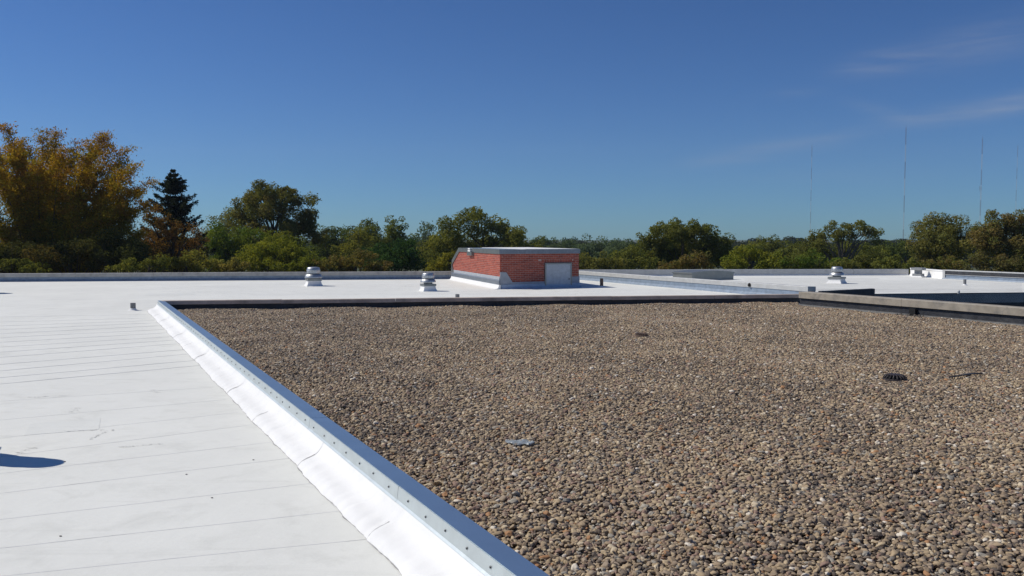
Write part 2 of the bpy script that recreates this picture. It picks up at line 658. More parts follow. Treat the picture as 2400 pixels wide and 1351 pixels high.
def gravel():
    rs = np.random.RandomState(3)
    sp = 0.0232
    xs = np.arange(-9.5, 13.5, sp)
    ys = np.arange(3.0, 25.0, sp)
    X, Y = np.meshgrid(xs, ys)
    X = X.ravel() + rs.uniform(-.75, .75, X.size) * sp
    Y = Y.ravel() + rs.uniform(-.75, .75, Y.size) * sp
    keep = inside(X, Y, gd) & (np.abs(X) < 0.62 * Y + 0.9)
    X, Y = X[keep], Y[keep]
    n = len(X)
    # loose undulations raked and trodden into the ballast
    und = 0.010 * np.sin(X * 2.1 + 1.3 * np.sin(Y * 1.1)) + 0.008 * np.sin(Y * 3.3 + X * 1.7) + 0.006 * np.sin(X * 5.1 - Y * 2.2)
    size = np.clip(rs.lognormal(math.log(0.0124), 0.30, n), 0.006, 0.026)
    Z = 0.030 + und + rs.uniform(-.010, .010, n)
    big = size > 0.021
    Z[big] += 0.002
    co = np.stack([X, Y, Z], 1).astype(np.float32)
    me = bpy.data.meshes.new('gravel')
    me.vertices.add(n)
    me.vertices.foreach_set('co', co.ravel())
    asp = np.stack([size * rs.uniform(.95, 1.5, n), size * rs.uniform(.75, 1.05, n), size * rs.uniform(.5, .8, n)], 1).astype(np.float32)
    rot = np.stack([rs.normal(0, .30, n), rs.normal(0, .30, n), rs.uniform(0, 6.283, n)], 1).astype(np.float32)
    # patches where darker, lighter or browner stones have gathered
    patch = .5 * np.sin(X * 0.9 + 2 * np.sin(Y * 0.43)) * np.sin(Y * 0.71 + X * 0.35) + .5 * np.sin(X * 2.3 + 1.5 * np.sin(Y * 1.9)) * np.sin(Y * 2.1 - X * .8 + 1)
    tone = rs.uniform(0, 1, n)
    tone = np.clip(np.where(tone < .8, tone ** (1 + .75 * patch), tone), 0, 1).astype(np.float32)
    for nm, typ, arr in (('pscale', 'FLOAT_VECTOR', asp), ('prot', 'FLOAT_VECTOR', rot)):
        a = me.attributes.new(nm, typ, 'POINT')
        a.data.foreach_set('vector', arr.ravel())
    a = me.attributes.new('tone', 'FLOAT', 'POINT')
    a.data.foreach_set('value', tone)
    a = me.attributes.new('pick', 'INT', 'POINT')
    a.data.foreach_set('value', rs.randint(0, 7, n).astype(np.int32))
    ob = link('gravel', me, None)
    me.materials.append(MATS['river_pebble'])
    ng = bpy.data.node_groups.new('pebble_scatter', 'GeometryNodeTree')
    ng.interface.new_socket('Geometry', in_out='INPUT', socket_type='NodeSocketGeometry')
    ng.interface.new_socket('Geometry', in_out='OUTPUT', socket_type='NodeSocketGeometry')
    N, L = ng.nodes, ng.links
    gi, go = N.new('NodeGroupInput'), N.new('NodeGroupOutput')
    join = N.new('GeometryNodeJoinGeometry')
    for k in range(7):
        ico = N.new('GeometryNodeMeshIcoSphere')
        ico.inputs['Radius'].default_value = 1.0
        ico.inputs['Subdivisions'].default_value = 3
        po = N.new('GeometryNodeInputPosition')
        ad = N.new('ShaderNodeVectorMath')
        ad.operation = 'ADD'
        ad.inputs[1].default_value = (k * 7.3, k * 3.1, k * 5.7)
        L.new(po.outputs[0], ad.inputs[0])
        nz = N.new('ShaderNodeTexNoise')
        nz.inputs['Scale'].default_value = 1.05
        nz.inputs['Detail'].default_value = 2.0
        L.new(ad.outputs[0], nz.inputs['Vector'])
        mr = N.new('ShaderNodeMapRange')
        mr.inputs[1].default_value = 0.25
        mr.inputs[2].default_value = 0.75
        mr.inputs[3].default_value = 0.58
        mr.inputs[4].default_value = 1.42
        L.new(nz.outputs[0], mr.inputs[0])
        sc = N.new('ShaderNodeVectorMath')
        sc.operation = 'SCALE'
        L.new(po.outputs[0], sc.inputs[0])
        L.new(mr.outputs[0], sc.inputs['Scale'])
        spn = N.new('GeometryNodeSetPosition')
        L.new(ico.outputs['Mesh'], spn.inputs['Geometry'])
        L.new(sc.outputs[0], spn.inputs['Position'])
        sm = N.new('GeometryNodeSetShadeSmooth')
        L.new(spn.outputs[0], sm.inputs[0])
        ma = N.new('GeometryNodeSetMaterial')
        ma.inputs['Material'].default_value = MATS['river_pebble']
        L.new(sm.outputs[0], ma.inputs[0])
        g2 = N.new('GeometryNodeGeometryToInstance')
        L.new(ma.outputs[0], g2.inputs[0])
        L.new(g2.outputs[0], join.inputs[0])
    iop = N.new('GeometryNodeInstanceOnPoints')
    iop.inputs['Pick Instance'].default_value = True

    def attr(nm, typ):
        a = N.new('GeometryNodeInputNamedAttribute')
        a.data_type = typ
        a.inputs['Name'].default_value = nm
        return a.outputs[0]
    L.new(gi.outputs[0], iop.inputs['Points'])
    L.new(join.outputs[0], iop.inputs['Instance'])
    L.new(attr('pick', 'INT'), iop.inputs['Instance Index'])
    e2r = N.new('FunctionNodeEulerToRotation')
    L.new(attr('prot', 'FLOAT_VECTOR'), e2r.inputs[0])
    L.new(e2r.outputs[0], iop.inputs['Rotation'])
    L.new(attr('pscale', 'FLOAT_VECTOR'), iop.inputs['Scale'])
    L.new(iop.outputs[0], go.inputs[0])
    md = ob.modifiers.new('pebbles', 'NODES')
    md.node_group = ng
    tag(ob, 'brown, tan and grey river pebbles covering the flat gravel roof', 'gravel', kind='stuff')
    print('pebbles', n)


gravel()

# ------------------------------------------------------------------ seams of the white membrane
def seam(p0, p1, w, h, parent, wob=0.006, name='seam'):
    n = max(3, int((p1 - p0).length / 0.55))
    l = perp_left(p0, p1)
    m = MB()
    r = random.Random(int(p0.x * 977 + p0.y * 131))
    i0 = 0
    for k in range(n + 1):
        p = lerp(p0, p1, k / n) + l * r.uniform(-wob, wob)
        ww = w * r.uniform(.6, 1.3)
        m.v += [(p.x - l.x * ww, p.y - l.y * ww, 0.0005), (p.x - l.x * ww * .4, p.y - l.y * ww * .4, h), (p.x + l.x * ww * 1.4, p.y + l.y * ww * 1.4, 0.0005)]
    for k in range(n):
        a = 3 * k
        m.f += [(a, a + 3, a + 4, a + 1), (a + 1, a + 4, a + 5, a + 2)]
    return m.build(name, 'seam_dirt', parent)


def seams():
    S1 = [((0, 743.5), (344, 737.5)), ((0, 755.5), (352, 746)), ((0, 764.5), (362, 752)), ((0, 773.5), (370, 757)), ((0, 783), (380, 764)), ((0, 792), (384, 773)),
          ((0, 803), (388, 781)), ((0, 814), (396, 790)), ((0, 826), (405, 798)), ((0, 838.5), (415, 806)), ((0, 855), (432, 820)), ((0, 870), (445, 830)),
          ((0, 886), (462, 845)), ((0, 901), (470, 857)), ((0, 941), (500, 908)), ((0, 985), (530, 937)), ((0, 1027), (560, 967)), ((90, 1060), (590, 996)),
          ((40, 1106), (640, 1036)), ((0, 1157), (700, 1072)), ((0, 1218), (760, 1130)), ((0, 1285.5), (800, 1198)), ((0, 1351), (880, 1262)),
          ((0, 704), (330, 700)), ((0, 716), (300, 713)), ((0, 728), (290, 726))]
    for i, (a, b) in enumerate(S1):
        p0, p1 = at(*a), at(*b)
        d = (p1 - p0).normalized()
        w = 0.0055 if i < 14 else 0.0030
        seam(p0 - d * 1.2, p1, w + 0.0001 * (p0.y), 0.0035 if i < 14 else 0.0014, white_roof)
    # the wide stretch beyond the gravel, laps running away to the right
    y = 692.0
    k = 0
    while y > 662:
        x0 = rnd.choice([380, 420, 520, 640, 410])
        p0, p1 = at(x0, y + .6), at(1180 if y > 680 else 1030, y - 1.2)
        seam(p0, p1, 0.020, 0.004, white_roof, 0.03)
        if y > 679:
            q0, q1 = at(1180, y - 1.2), at(1200 + (740 - 690 + y) * 6.5 if y < 689 else 1700, y - 2.5)
            seam(q0, q1, 0.020, 0.004, white_roof, 0.03)
        y -= 1.9 + 1.1 * ((k * 7) % 5) / 5
        k += 1
    for k in range(17):
        y = 653 + k * 1.9
        p0, p1 = at(1745 + max(0, (y - 660)) * 7, y + .2), at(2060 + max(0, y - 660) * 10, y - .4)
        if p1.x - p0.x > 1:
            seam(p0, p1, 0.022, 0.004, right_roof, 0.03)
            if y > 657:
                q1 = at(2395, y + .5)
                seam(p1, q1, 0.020, 0.004, right_roof, 0.03)
    # trodden-in smudges: short scuffs made of many small specks of grit
    for (x, yy, ln, wd, ang) in [(172, 962, .26, .035, 1.75), (364, 918, .24, .03, 2.2), (60, 1056, .18, .03, 1.3), (205, 1010, .5, .012, .05), (228, 1022, .30, .010, 1.6), (330, 1045, .35, .012, .3), (110, 930, .4, .014, .2)]:
        c = at(x, yy)
        m = MB()
        for q in range(46):
            t = rnd.uniform(-1, 1)
            o_ = rnd.gauss(0, wd)
            px_ = c.x + math.cos(ang) * t * ln / 2 - math.sin(ang) * o_
            py_ = c.y + math.sin(ang) * t * ln / 2 + math.cos(ang) * o_ + .02 * math.sin(3 * t)
            r_ = rnd.uniform(.003, .010)
            st = rnd.uniform(0, 6)
            m.poly([(px_ + math.cos(st + k * 1.2566) * r_ * rnd.uniform(.6, 1.2), py_ + math.sin(st + k * 1.2566) * r_ * rnd.uniform(.5, 1.2), 0.0035 + q * 2e-5) for k in range(5)])
        tag(m.build('scuff_mark', 'smudge', white_roof), kind='stuff')
    # repair patches: squares of newer membrane laid over the old
    for k, (x, yy, sx, sy, rz) in enumerate([(150, 1000, .62, .55, .42), (400, 690, 1.5, 1.1, .38)]):
        c = at(x, yy)
        m = MB().box((c.x, c.y, .0005), sx, sy, .0016, rz)
        m.build('repair_patch', 'patch_membrane', white_roof)
    # small debris: chips of stone and twigs strewn on the membrane
    for i, (x, yy) in enumerate([(594, 1079), (437, 1113), (497, 1168), (142, 1258), (152, 1083)]):
        c = at(x, yy)
        m = MB().lathe((c.x, c.y, 0.0), [(0.005, 0.001), (0.0070, 0.003), (0.004, 0.006)], 6, rz=i)
        o = m.build('stone_chip', 'leaf_litter', loc=(c.x, c.y, 0))
        o.scale = (1.4, .7, 1)
        where = ['nearest the pebble roof coping', 'between the shadow and the coping', 'lowest of those right of the shadow', 'at the lower left corner', 'just past the tip of the foreground shadow'][i]
        tag(o, 'tiny dark stone chip on the white roof, ' + where, 'stone chip', 'stone chips scattered on the white roof')


seams()

# ------------------------------------------------------------------ the long galvanised edge between white roof and gravel
def long_edge():
    root = empty('metal_coping', tuple(C_near.xy) + (0,))
    tag(root, 'long blue-grey galvanised metal coping running diagonally beside the pebble roof', 'coping')
    lf = perp_left(C_near, C_far)                 # towards the white roof
    total = (C_far - C_near).length
    D = (C_far - C_near).normalized()
    # joints seen in the fascia
    js = [-6.0]
    for px, py in ((929.5, 1140), (722, 980), (604, 895)):
        p = at(px, py, ZC)
        js.append((p - C_near).dot(D))
    while js[-1] + 2.2 < total - .8:
        js.append(js[-1] + 2.2)
    js.append(total)
    WT, FH = 0.150, 0.085
    screw = MB().lathe((0, 0, 0), [(0.0075, 0.0), (0.0075, 0.003), (0.0045, 0.006)], 8).mesh('screw')
    for i in range(len(js) - 1):
        a = C_near + D * (js[i] + .003)
        b = C_near + D * (js[i + 1] - .003)
        dz = rnd.uniform(-.0015, .0015)
        z = ZC + dz
        top = MB()
        top.sweep([(0.0, z), (-WT, z - .012), (-WT, z - .10), (-WT + .003, z - .10), (-WT + .003, z - .016), (0.0, z - .004)], a, b, lf)
        sec = top.build('coping_section', 'coping_metal', root)
        fa = MB()
        fa.sweep([(0.0, z - .0045), (0.004, z - .0045), (0.014, z - FH), (0.026, z - FH - .012), (0.023, z - FH - .014), (0.0, z - FH)], a, b, lf)
        fas = fa.build('fascia', 'fascia_metal', sec)
        n = max(2, int((b - a).length / 0.29))
        for k in range(n):
            t = (k + .5) / n + rnd.uniform(-.01, .01)
            p = lerp(a, b, t) + lf * 0.0105
            zz = z - FH * (0.55 + rnd.uniform(-.08, .08))
            s = link('screw', screw, 'screw_metal', sec, (p.x, p.y, zz))
            s.rotation_euler = Vector((lf.x, lf.y, .12)).to_track_quat('Z', 'Y').to_euler()
    # black upstand on the gravel side, under the coping
    up = MB().sweep([(-WT + .03, 0.0), (-WT + .03, ZC - .02), (-.03, ZC - .02), (-.03, 0.0)], C_near - D * 6, C_far - D * .05, lf)
    up.build('upstand', 'black_membrane', root)
    # white cove: sheets of membrane dressed up the edge
    cove = empty('membrane_cove', tuple(C_near.xy) + (0,))
    tag(cove, 'bright white membrane cove turned up under the long diagonal coping', 'roof flashing')
    jp = [(858, 1260), (692, 1092), (590, 987), (530, 922)]
    ss = [(at(*q) - C_near).dot(D) for q in jp]
    ss = [ss[0] - 3.2, ss[0] - 1.55] + ss
    while ss[-1] + 1.55 < total - .3:
        ss.append(ss[-1] + 1.55)
    ss.append(total + .02)
    prof = [(0.008, .183), (0.020, .160), (0.034, .136), (0.052, .112), (0.076, .090), (0.106, .074), (0.140, .063), (0.176, .056), (0.205, .046), (0.228, .035), (0.248, .019), (0.262, .006), (0.268, .001)]
    ph = [rnd.uniform(0, 6) for _ in range(6)]

    def wave(s):
        return .5 * math.sin(s * 2.3 + ph[0]) + .35 * math.sin(s * 5.1 + ph[1]) + .25 * math.sin(s * 11.3 + ph[2])
    def finew(s):
        return math.sin(s * 19 + 2.5 * math.sin(s * 4.3)) * .6 + math.sin(s * 37 + 3 * math.sin(s * 2.9)) * .5 + .3 * math.sin(s * 71)
    for i in range(len(ss) - 1):
        s0, s1 = ss[i], ss[i + 1] + 0.06
        n = max(8, int((s1 - s0) / 0.03))
        m = MB()
        P = len(prof)
        lift = 0.0035 * (i % 2)
        for k in range(n + 1):
            t = k / n
            for j, (o_, z_) in enumerate(prof):
                u = j / (P - 1)
                # the sheet edge is cut on a curve, and the foot swells and wanders
                s = lerp(s0, s1, t)
                edge = (1 - t) if t > .5 else t
                s = s + (.10 * (u - .6) ** 2 - .05 * u * u)
                wv = wave(s)
                fine = finew(s)
                oo = o_ * (.94 + (.05 * wv + .014 * fine) * u)
                zz = z_ + lift * (1 if 0 < j < P - 1 else 0.3) + (.006 * wv + .004 * fine) * math.exp(-((u - .62) / .2) ** 2) + .0016 * fine * math.exp(-((u - .85) / .12) ** 2) + .0012 * math.sin(s * 23 + 2.3 * j + 3 * math.sin(s * 3.7))
                if u > .8:
                    zz = max(zz, 0.0015)
                p = C_near + D * s + lf * oo
                m.v.append((p.x, p.y, max(0.001, zz)))
        for k in range(n):
            for j in range(P - 1):
                a = k * P + j
                m.f.append((a, a + 1, a + P + 1, a + P))
        m.build('membrane_sheet', 'white_flashing', cove, smooth=True)
        # dirt line along the lap of this sheet and along its foot
        m2 = MB()
        for j, (o_, z_) in enumerate(prof[5:]):
            u = (j + 5) / (P - 1)
            s = s0 + (.10 * (u - .6) ** 2 - .05 * u * u)
            wv = wave(s)
            oo = o_ * (.94 + (.05 * wv) * u)
            p = C_near + D * s + lf * oo
            q = p - D * (.006 + .004 * math.sin(j * 1.7 + i))
            zz = z_ + .0055 + (.006 * wv) * math.exp(-((u - .62) / .2) ** 2)
            m2.v += [(p.x, p.y, zz), (q.x, q.y, zz - .002)]
        for j in range(len(m2.v) // 2 - 1):
            m2.f.append((2 * j, 2 * j + 1, 2 * j + 3, 2 * j + 2))
        m2.build('lap_dirt', 'crack_dirt', cove)
        m3 = MB()
        nn = int((s1 - s0) / .03)
        r3 = random.Random(i)
        for k in range(nn + 1):
            s = lerp(s0, s1 - .06, k / nn)
            t = k / nn
            wv = wave(s)
            oo = .268 * (.94 + (.05 * wv + .014 * finew(s))) - .05 + .003
            w = .006 * abs(math.sin(s * 3.1 + 1) + .4 * math.sin(s * 17)) + .0008 + r3.uniform(0, .003)
            p = C_near + D * (s - .03) + lf * (oo + .046)
            q = p + lf * w
            m3.v += [(p.x, p.y, .0035), (q.x, q.y, .0030)]
        for k in range(nn):
            m3.f.append((2 * k, 2 * k + 2, 2 * k + 3, 2 * k + 1))
        m3.build('foot_dirt', 'crack_dirt', cove)
    return lf, D


LF, LD = long_edge()


# ------------------------------------------------------------------ straight parapets
def parapet(name, label, p0, p1, side, width, ztop, cope_h, over, cmat, bmat, step, cat='parapet', zbase=0.0, base_prof=None, mats_alt=None, cant=0.10):
    """p0-p1 is the foot of the visible face; 'side' the direction (unit, xy) that face looks"""
    root = empty(name, (p0.x, p0.y, zbase))
    tag(root, label, cat)
    sx = Vector((side[0], side[1], 0)).normalized()
    d = (p1 - p0).normalized()
    n_ = Vector((-d.y, d.x, 0))
    if n_.dot(sx) < 0:
        n_ = -n_
    zb = ztop - cope_h
    body = MB()
    pr = base_prof or [(0.0, zbase - .02), (0.0, zbase + .005), (-cant * .55, zbase + .05), (-cant, zbase + cant), (-cant, zb + .01), (-width, zb + .01), (-width, zbase - .02)]
    body.sweep(pr, p0, p1, n_)
    body.build('base_flashing', bmat, root)
    L = (p1 - p0).length
    ns = max(1, round(L / step))
    for k in range(ns):
        a = p0 + d * (L * k / ns + (.004 if k else 0))
        b = p0 + d * (L * (k + 1) / ns - (.004 if k < ns - 1 else 0))
        dz = rnd.uniform(-.004, .004)
        f = -cant + over
        back = -width - over
        m = MB().sweep([(f, zb + dz), (f + .004, ztop - .012 + dz), (f - .006, ztop + dz), (back, ztop - .006 + dz), (back, zb + dz)], a, b, n_)
        cm = cmat if not mats_alt else mats_alt(k, ns)
        m.build('coping_section', cm, root)
    return root, n_


# far side of the gravel: low brown coping over a black upstand
gf0 = C_far + (C_right - C_far).normalized() * 0.16
fd = (C_right - C_far).normalized()
front = Vector((fd.y, -fd.x, 0))
pf0, pf1 = C_far + front * .16 + fd * .12, C_right + front * .16 + fd * .35
parapet('low_parapet', 'low brown metal coping over black upstand along the far edge of the pebbles', pf0, pf1, front, 0.20, ZC, 0.10, 0.035, 'brown_coping', 'black_membrane', 3.0,
        zbase=0.0, cant=0.03)
# its back, towards the far white roof
# right-hand parapet of the gravel
side_r = Vector((bdir.y, -bdir.x, 0))
rp, nr = parapet('tan_parapet', 'wide tan concrete-coloured coping on black base at right of the pebbles', A, B2, side_r, 0.34, 0.40, 0.165, 0.05, 'tan_coping', 'black_membrane', 3.05, zbase=0.02, cant=0.06)
# scupper opening in its black base
sc0 = at(2152, 741, GRAVEL_Z)
tt = (sc0 - A).dot(bdir)
pc = A + bdir * tt
m = MB().box((pc.x - side_r.x * .03, pc.y - side_r.y * .03, 0.045), .16, .11, .16, math.atan2(bdir.y, bdir.x))
m.build('scupper', 'dark_hole', rp)
for k in range(9):
    q = pc + bdir * rnd.uniform(-.22, .18) + side_r * rnd.uniform(.05, .16)
m = MB()
for k in range(40):
    q = pc + bdir * rnd.gauss(.06, .14) + side_r * rnd.uniform(.03, .20)
    m.lathe((q.x, q.y, .045), [(rnd.uniform(.02, .045), 0), (.012, rnd.uniform(.015, .05))], 5, rz=rnd.uniform(0, 6))
tag(m.build('leaf_litter', 'leaf_litter', rp), kind='stuff')

# diagonal parapet between the two white roofs
md = (MID1 - MID0).normalized()
ms = Vector((md.y, -md.x, 0))
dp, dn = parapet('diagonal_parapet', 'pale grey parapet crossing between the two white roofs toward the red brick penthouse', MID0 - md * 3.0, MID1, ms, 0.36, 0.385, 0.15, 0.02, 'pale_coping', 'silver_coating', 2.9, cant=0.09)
q = MID1 - md * 2.55 + dn * -.06
MB().lathe((q.x, q.y, .255), [(.045, 0), (.06, .05), (.045, .10), (.01, .12)], 10).build('outlet', 'dark_hole', dp)
# far left parapet
ld_ = (FARR - FARL).normalized()
fs = Vector((ld_.y, -ld_.x, 0))
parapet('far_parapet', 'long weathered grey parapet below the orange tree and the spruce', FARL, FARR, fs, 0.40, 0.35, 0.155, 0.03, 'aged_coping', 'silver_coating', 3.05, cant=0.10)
# far right parapet
rd_ = (RF1 - RF0).normalized()
rs_ = Vector((rd_.y, -rd_.x, 0))
parapet('far_parapet', 'far straight parapet with white top edge and pale grey panel joints', RF0, RF1, rs_, 0.40, 0.30, 0.24, 0.02, 'pale_coping', 'white_flashing', 2.75, cant=0.05)
cd2 = (RC - RF1).normalized()
cs2 = Vector((cd2.y, -cd2.x, 0))
parapet('return_parapet', 'short sunlit white parapet behind the square hooded vent', RF1 + rs_ * .04, RC, cs2, 0.40, 0.37, 0.05, 0.02, 'white_flashing', 'white_flashing', 2.0, cant=0.05)
ed2 = (RE2 - RC).normalized()
es2 = Vector((ed2.y, -ed2.x, 0))
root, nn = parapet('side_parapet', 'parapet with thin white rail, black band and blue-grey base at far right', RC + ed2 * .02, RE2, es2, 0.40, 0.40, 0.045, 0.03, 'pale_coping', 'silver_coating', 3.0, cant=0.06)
m = MB().sweep([(-.058, .20), (-.050, .20), (-.050, .345), (-.058, .345)], RC + ed2 * .15, RE2, nn)
m.build('black_band', 'black_membrane', root)
m = MB().sweep([(-.05, .18), (-.03, .18), (-.03, .197), (-.05, .197)], RC + ed2 * .15, RE2, nn)
m.build('rail', 'pale_coping', root)
m = MB().sweep([(-.055, .02), (-.02, .02), (-.02, .36), (-.055, .36)], RC + ed2 * .02, RC + ed2 * .14, nn)
m.build('corner_post', 'pale_coping', root)

# back wall of the light well, black membrane in shade
o = MB()
for a, b, zt in ((BK0, BK1, -.02), (BK1, BK2, .02), (BK2, BK3, .02)):
    d = (b - a).normalized()
    fr = Vector((d.y, -d.x, 0))
    o.sweep([(0.0, -3.2), (0.0, zt), (-.12, zt), (-.12, -.31), (-.12, -3.2)], a, b, fr)
w_ = o.build('well_wall', 'black_membrane', loc=tuple(BK1))
tag(w_, 'shaded black wall of the light well behind the tan parapet', 'wall')
u0, u1 = at(1912, 690, .05), at(2044, 692, .05)
u0 = Vector((9.35, 26.05, 0)); u1 = BK1 + Vector((-.05, -.03, 0))
d = (u1 - u0).normalized()
fr = Vector((d.y, -d.x, 0))
m = MB().sweep([(0.14, -.6), (0.14, .20), (0.02, .205), (0.02, -.6)], u0, u1, fr)
o = m.build('black_upstand', 'black_membrane', loc=tuple(u0))
tag(o, 'short raised black upstand at the end of the diagonal parapet', 'upstand')


# ------------------------------------------------------------------ spun aluminium exhaust vents
def vent(label, x, y, rz, k=1.0, neck=0.06, hood=1.0, curb=0.30, hs=1.0, flare=1.24):
    root = empty('exhaust_vent', (x, y, 0))
    tag(root, label, 'roof vent', 'round aluminium exhaust vents on the white roofs')
    # membrane-covered curb with a flared foot
    pr = [(curb * flare, 0.0), (curb * 1.18, .035), (curb * 1.05, .09), (curb * .98, .17), (curb * .97, .215)]
    m = MB()
    i = 0
    ca, sa = math.cos(rz), math.sin(rz)
    q = []
    for (r_, z_) in pr:
        ring = []
        for (a, b) in ((-1, -1), (1, -1), (1, 1), (-1, 1)):
            X, Y = a * r_ * .92, b * r_ * .92
            ring.append((x + X * ca - Y * sa, y + X * sa + Y * ca, z_ * k))
        q.append(ring)
    for ring in q:
        m.v += ring
    for a in range(len(q) - 1):
        for b in range(4):
            m.f.append((a * 4 + b, a * 4 + (b + 1) % 4, a * 4 + 4 + (b + 1) % 4, a * 4 + 4 + b))
    m.f.append((16, 17, 18, 19))
    m.build('curb', 'white_flashing', root)
    m = MB().box((x, y, .205 * k), curb * 2.0, curb * 2.0, .085 * k, rz)
    m.build('curb_cap', 'sheet_metal_grey', root, bevel=.008)
    z0 = .29 * k
    m = MB().lathe((x, y, 0), [(.19 * hood, z0 - .01), (.19 * hood, z0 + neck + .03)], 28)
    m.build('neck', 'sheet_metal_grey', root, smooth=True)
    z1 = z0 + neck
    h = hood
    m = MB().lathe((x, y, 0), [(.285 * h, z1 + .012 * hs), (.335 * h, z1), (.338 * h, z1 + .018 * hs), (.325 * h, z1 + .06 * hs), (.300 * h, z1 + .105 * hs), (.272 * h, z1 + .138 * hs), (.235 * h, z1 + .155 * hs)], 40)
    m.build('hood', 'spun_aluminium', root, smooth=True)
    z2 = z1 + .15 * hs
    m = MB().lathe((x, y, 0), [(.22 * h, z2 - .01), (.22 * h, z2 + .03)], 28)
    m.build('gap_ring', 'dark_hole', root, smooth=True)
    z3 = z2 + .022
    m = MB().lathe((x, y, 0), [(.245 * h, z3 + .004 * hs), (.262 * h, z3), (.262 * h, z3 + .10 * hs), (.268 * h, z3 + .105 * hs), (.268 * h, z3 + .118 * hs), (.256 * h, z3 + .124 * hs), (.242 * h, z3 + .19 * hs), (.225 * h, z3 + .218 * hs), (.19 * h, z3 + .234 * hs), (.10 * h, z3 + .242 * hs), (.01, z3 + .245 * hs)], 40)
    m.build('motor_cap', 'spun_aluminium', root, smooth=True)
    bolt = MB().lathe((0, 0, 0), [(.008, 0), (.008, .008)], 6).mesh('bolt')
    for a in (-2.05, -1.35, -.6, -2.8):
        s = link('bolt', bolt, 'screw_metal', root, (x + math.cos(a) * .262 * h, y + math.sin(a) * .262 * h, z3 + .05 * hs))
        s.rotation_euler = Vector((math.cos(a), math.sin(a), 0)).to_track_quat('Z', 'Y').to_euler()
    return root


BR = math.atan2(LD.y, LD.x) - math.pi / 2
p = at(735, 670.5)
vent('tall round aluminium exhaust vent standing alone left of the penthouse', p.x, p.y, BR - .05, 1.0, .02, .98, .27)
p = at(1003.5, 682.5)
vent('round aluminium exhaust vent nearest the sunlit side of the brick penthouse', p.x, p.y, BR - .05, .86, .055, .80, .225, .78)
p = at(1961, 664.5)
vent('round aluminium exhaust vent on the farther right-hand white roof', p.x, p.y, BR + .35, .90, .06, .86, .27, .86)
vent('exhaust vent cut off by the left edge, casting the foreground shadow', -4.82, 7.00, BR - .05, 1.0, .16, .58, .27, 1.85, 1.10)
vent('exhaust vent just outside the left edge, only its shadow tip showing', -17.35, 28.15, BR, 1.0, .05, 1.0, .29)


# ------------------------------------------------------------------ pipes
def pipe(label, px, ptop, pbot, wpx, mat, z0=0.0, boot=True, dome=False):
    b = at(px, pbot, z0)
    h = (pbot - ptop) / F * b.y
    r = wpx / 2 / F * b.y
    root = empty('vent_pipe', (b.x, b.y, z0))
    tag(root, label, 'vent pipe', 'short plumbing vent pipes on the roofs')
    if dome:
        pr = [(r, 0), (r, h * .55), (r * .92, h * .78), (r * .6, h * .95), (r * .1, h)]
    else:
        pr = [(r, 0), (r, h), (r * .8, h), (r * .8, h * .7), (r * .1, h * .7)]
    MB().lathe((b.x, b.y, z0), pr, 16).build('pipe', mat, root, smooth=True)
    if boot:
        MB().lathe((b.x, b.y, z0), [(r * 2.0, .001), (r * 1.8, .008), (r * 1.25, .02), (r * 1.12, .05), (r * 1.02, .055)], 16).build('boot', 'white_flashing', root, smooth=True)
    return root


pipe('short dark grey vent pipe left of the corner of the pebble roof', 312, 710.5, 728, 12, 'pipe_grey')
pipe('slim rusty brown vent pipe right of the brick penthouse', 1410, 653, 674, 8, 'rust_pipe')
pipe('small grey pipe top just showing behind the brown coping', 1072, 690, 704, 10, 'pipe_grey')
pipe('dark grey vent pipe in front of the parapet at far right', 2261, 655, 669.5, 6.5, 'pipe_grey')
pipe('little round-topped pipe at the edge of the black light well', 2246.5, 680.5, 689, 6, 'pale_coping', dome=True, boot=False)


# ------------------------------------------------------------------ square hooded vent
def hooded_vent():
    b = at(2152, 650, 0)
    x, y = b.x, b.y
    root = empty('hooded_vent', (x, y, 0))
    tag(root, 'square grey vent with wide flat hood before the short white parapet', 'roof vent')
    u = y / F
    rz = BR + .30
    MB().box((x, y, 0), 26 * u, 26 * u, .06, rz, .8).build('flashing', 'white_flashing', root)
    MB().box((x, y, .055), 20 * u, 20 * u, .11, rz).build('curb', 'vent_grey', root)
    MB().box((x, y, .16), 13 * u, 13 * u, .22, rz).build('neck', 'vent_grey', root)
    m = MB().box((x, y, .33), 25 * u, 25 * u, .115, rz)
    m.build('hood', 'vent_grey', root, bevel=.01)


hooded_vent()


# ------------------------------------------------------------------ low sheet-metal roof box
def roof_box():
    a, b, c = atd(1577, 656, 36.2), atd(1622, 658, 35.6), atd(1719, 656, 37.0)
    a = Vector((at(1577, 652).x * .965, at(1577, 652).y * .965, 0))
    p1 = Vector((a.x, a.y, 0))
    p2 = at(1622, 657.5)
    p3 = at(1719, 655.5)
    p4 = p3 + (p1 - p2)
    root = empty('roof_hatch', tuple(p2))
    tag(root, 'low grey sheet-metal roof hatch with gently arched lid behind the diagonal parapet', 'roof hatch')
    m = MB()
    pts = [p1, p2, p3, p4]
    m.prism([(q.x, q.y) for q in pts], 0.0, .30)
    m.build('curb', 'sheet_metal_grey', root)
    # arched lid
    cen = (p1 + p2 + p3 + p4) / 4
    ex = [cen + (q - cen) * 1.04 for q in pts]
    m = MB()
    n = 10
    for k in range(n + 1):
        t = k / n
        q0, q1 = lerp(ex[1], ex[2], t), lerp(ex[0], ex[3], t)
        z = .335 + .075 * math.sin(math.pi * min(1, t * 1.0))
        m.v += [(q0.x, q0.y, .29), (q0.x, q0.y, z), (q1.x, q1.y, z), (q1.x, q1.y, .29)]
    for k in range(n):
        i = 4 * k
        m.f += [(i, i + 4, i + 5, i + 1), (i + 1, i + 5, i + 6, i + 2), (i + 2, i + 6, i + 7, i + 3), (i + 3, i + 7, i + 4, i)]
    m.f += [(0, 1, 2, 3), (4 * n + 3, 4 * n + 2, 4 * n + 1, 4 * n)]
    m.build('lid', 'sheet_metal_grey', root)


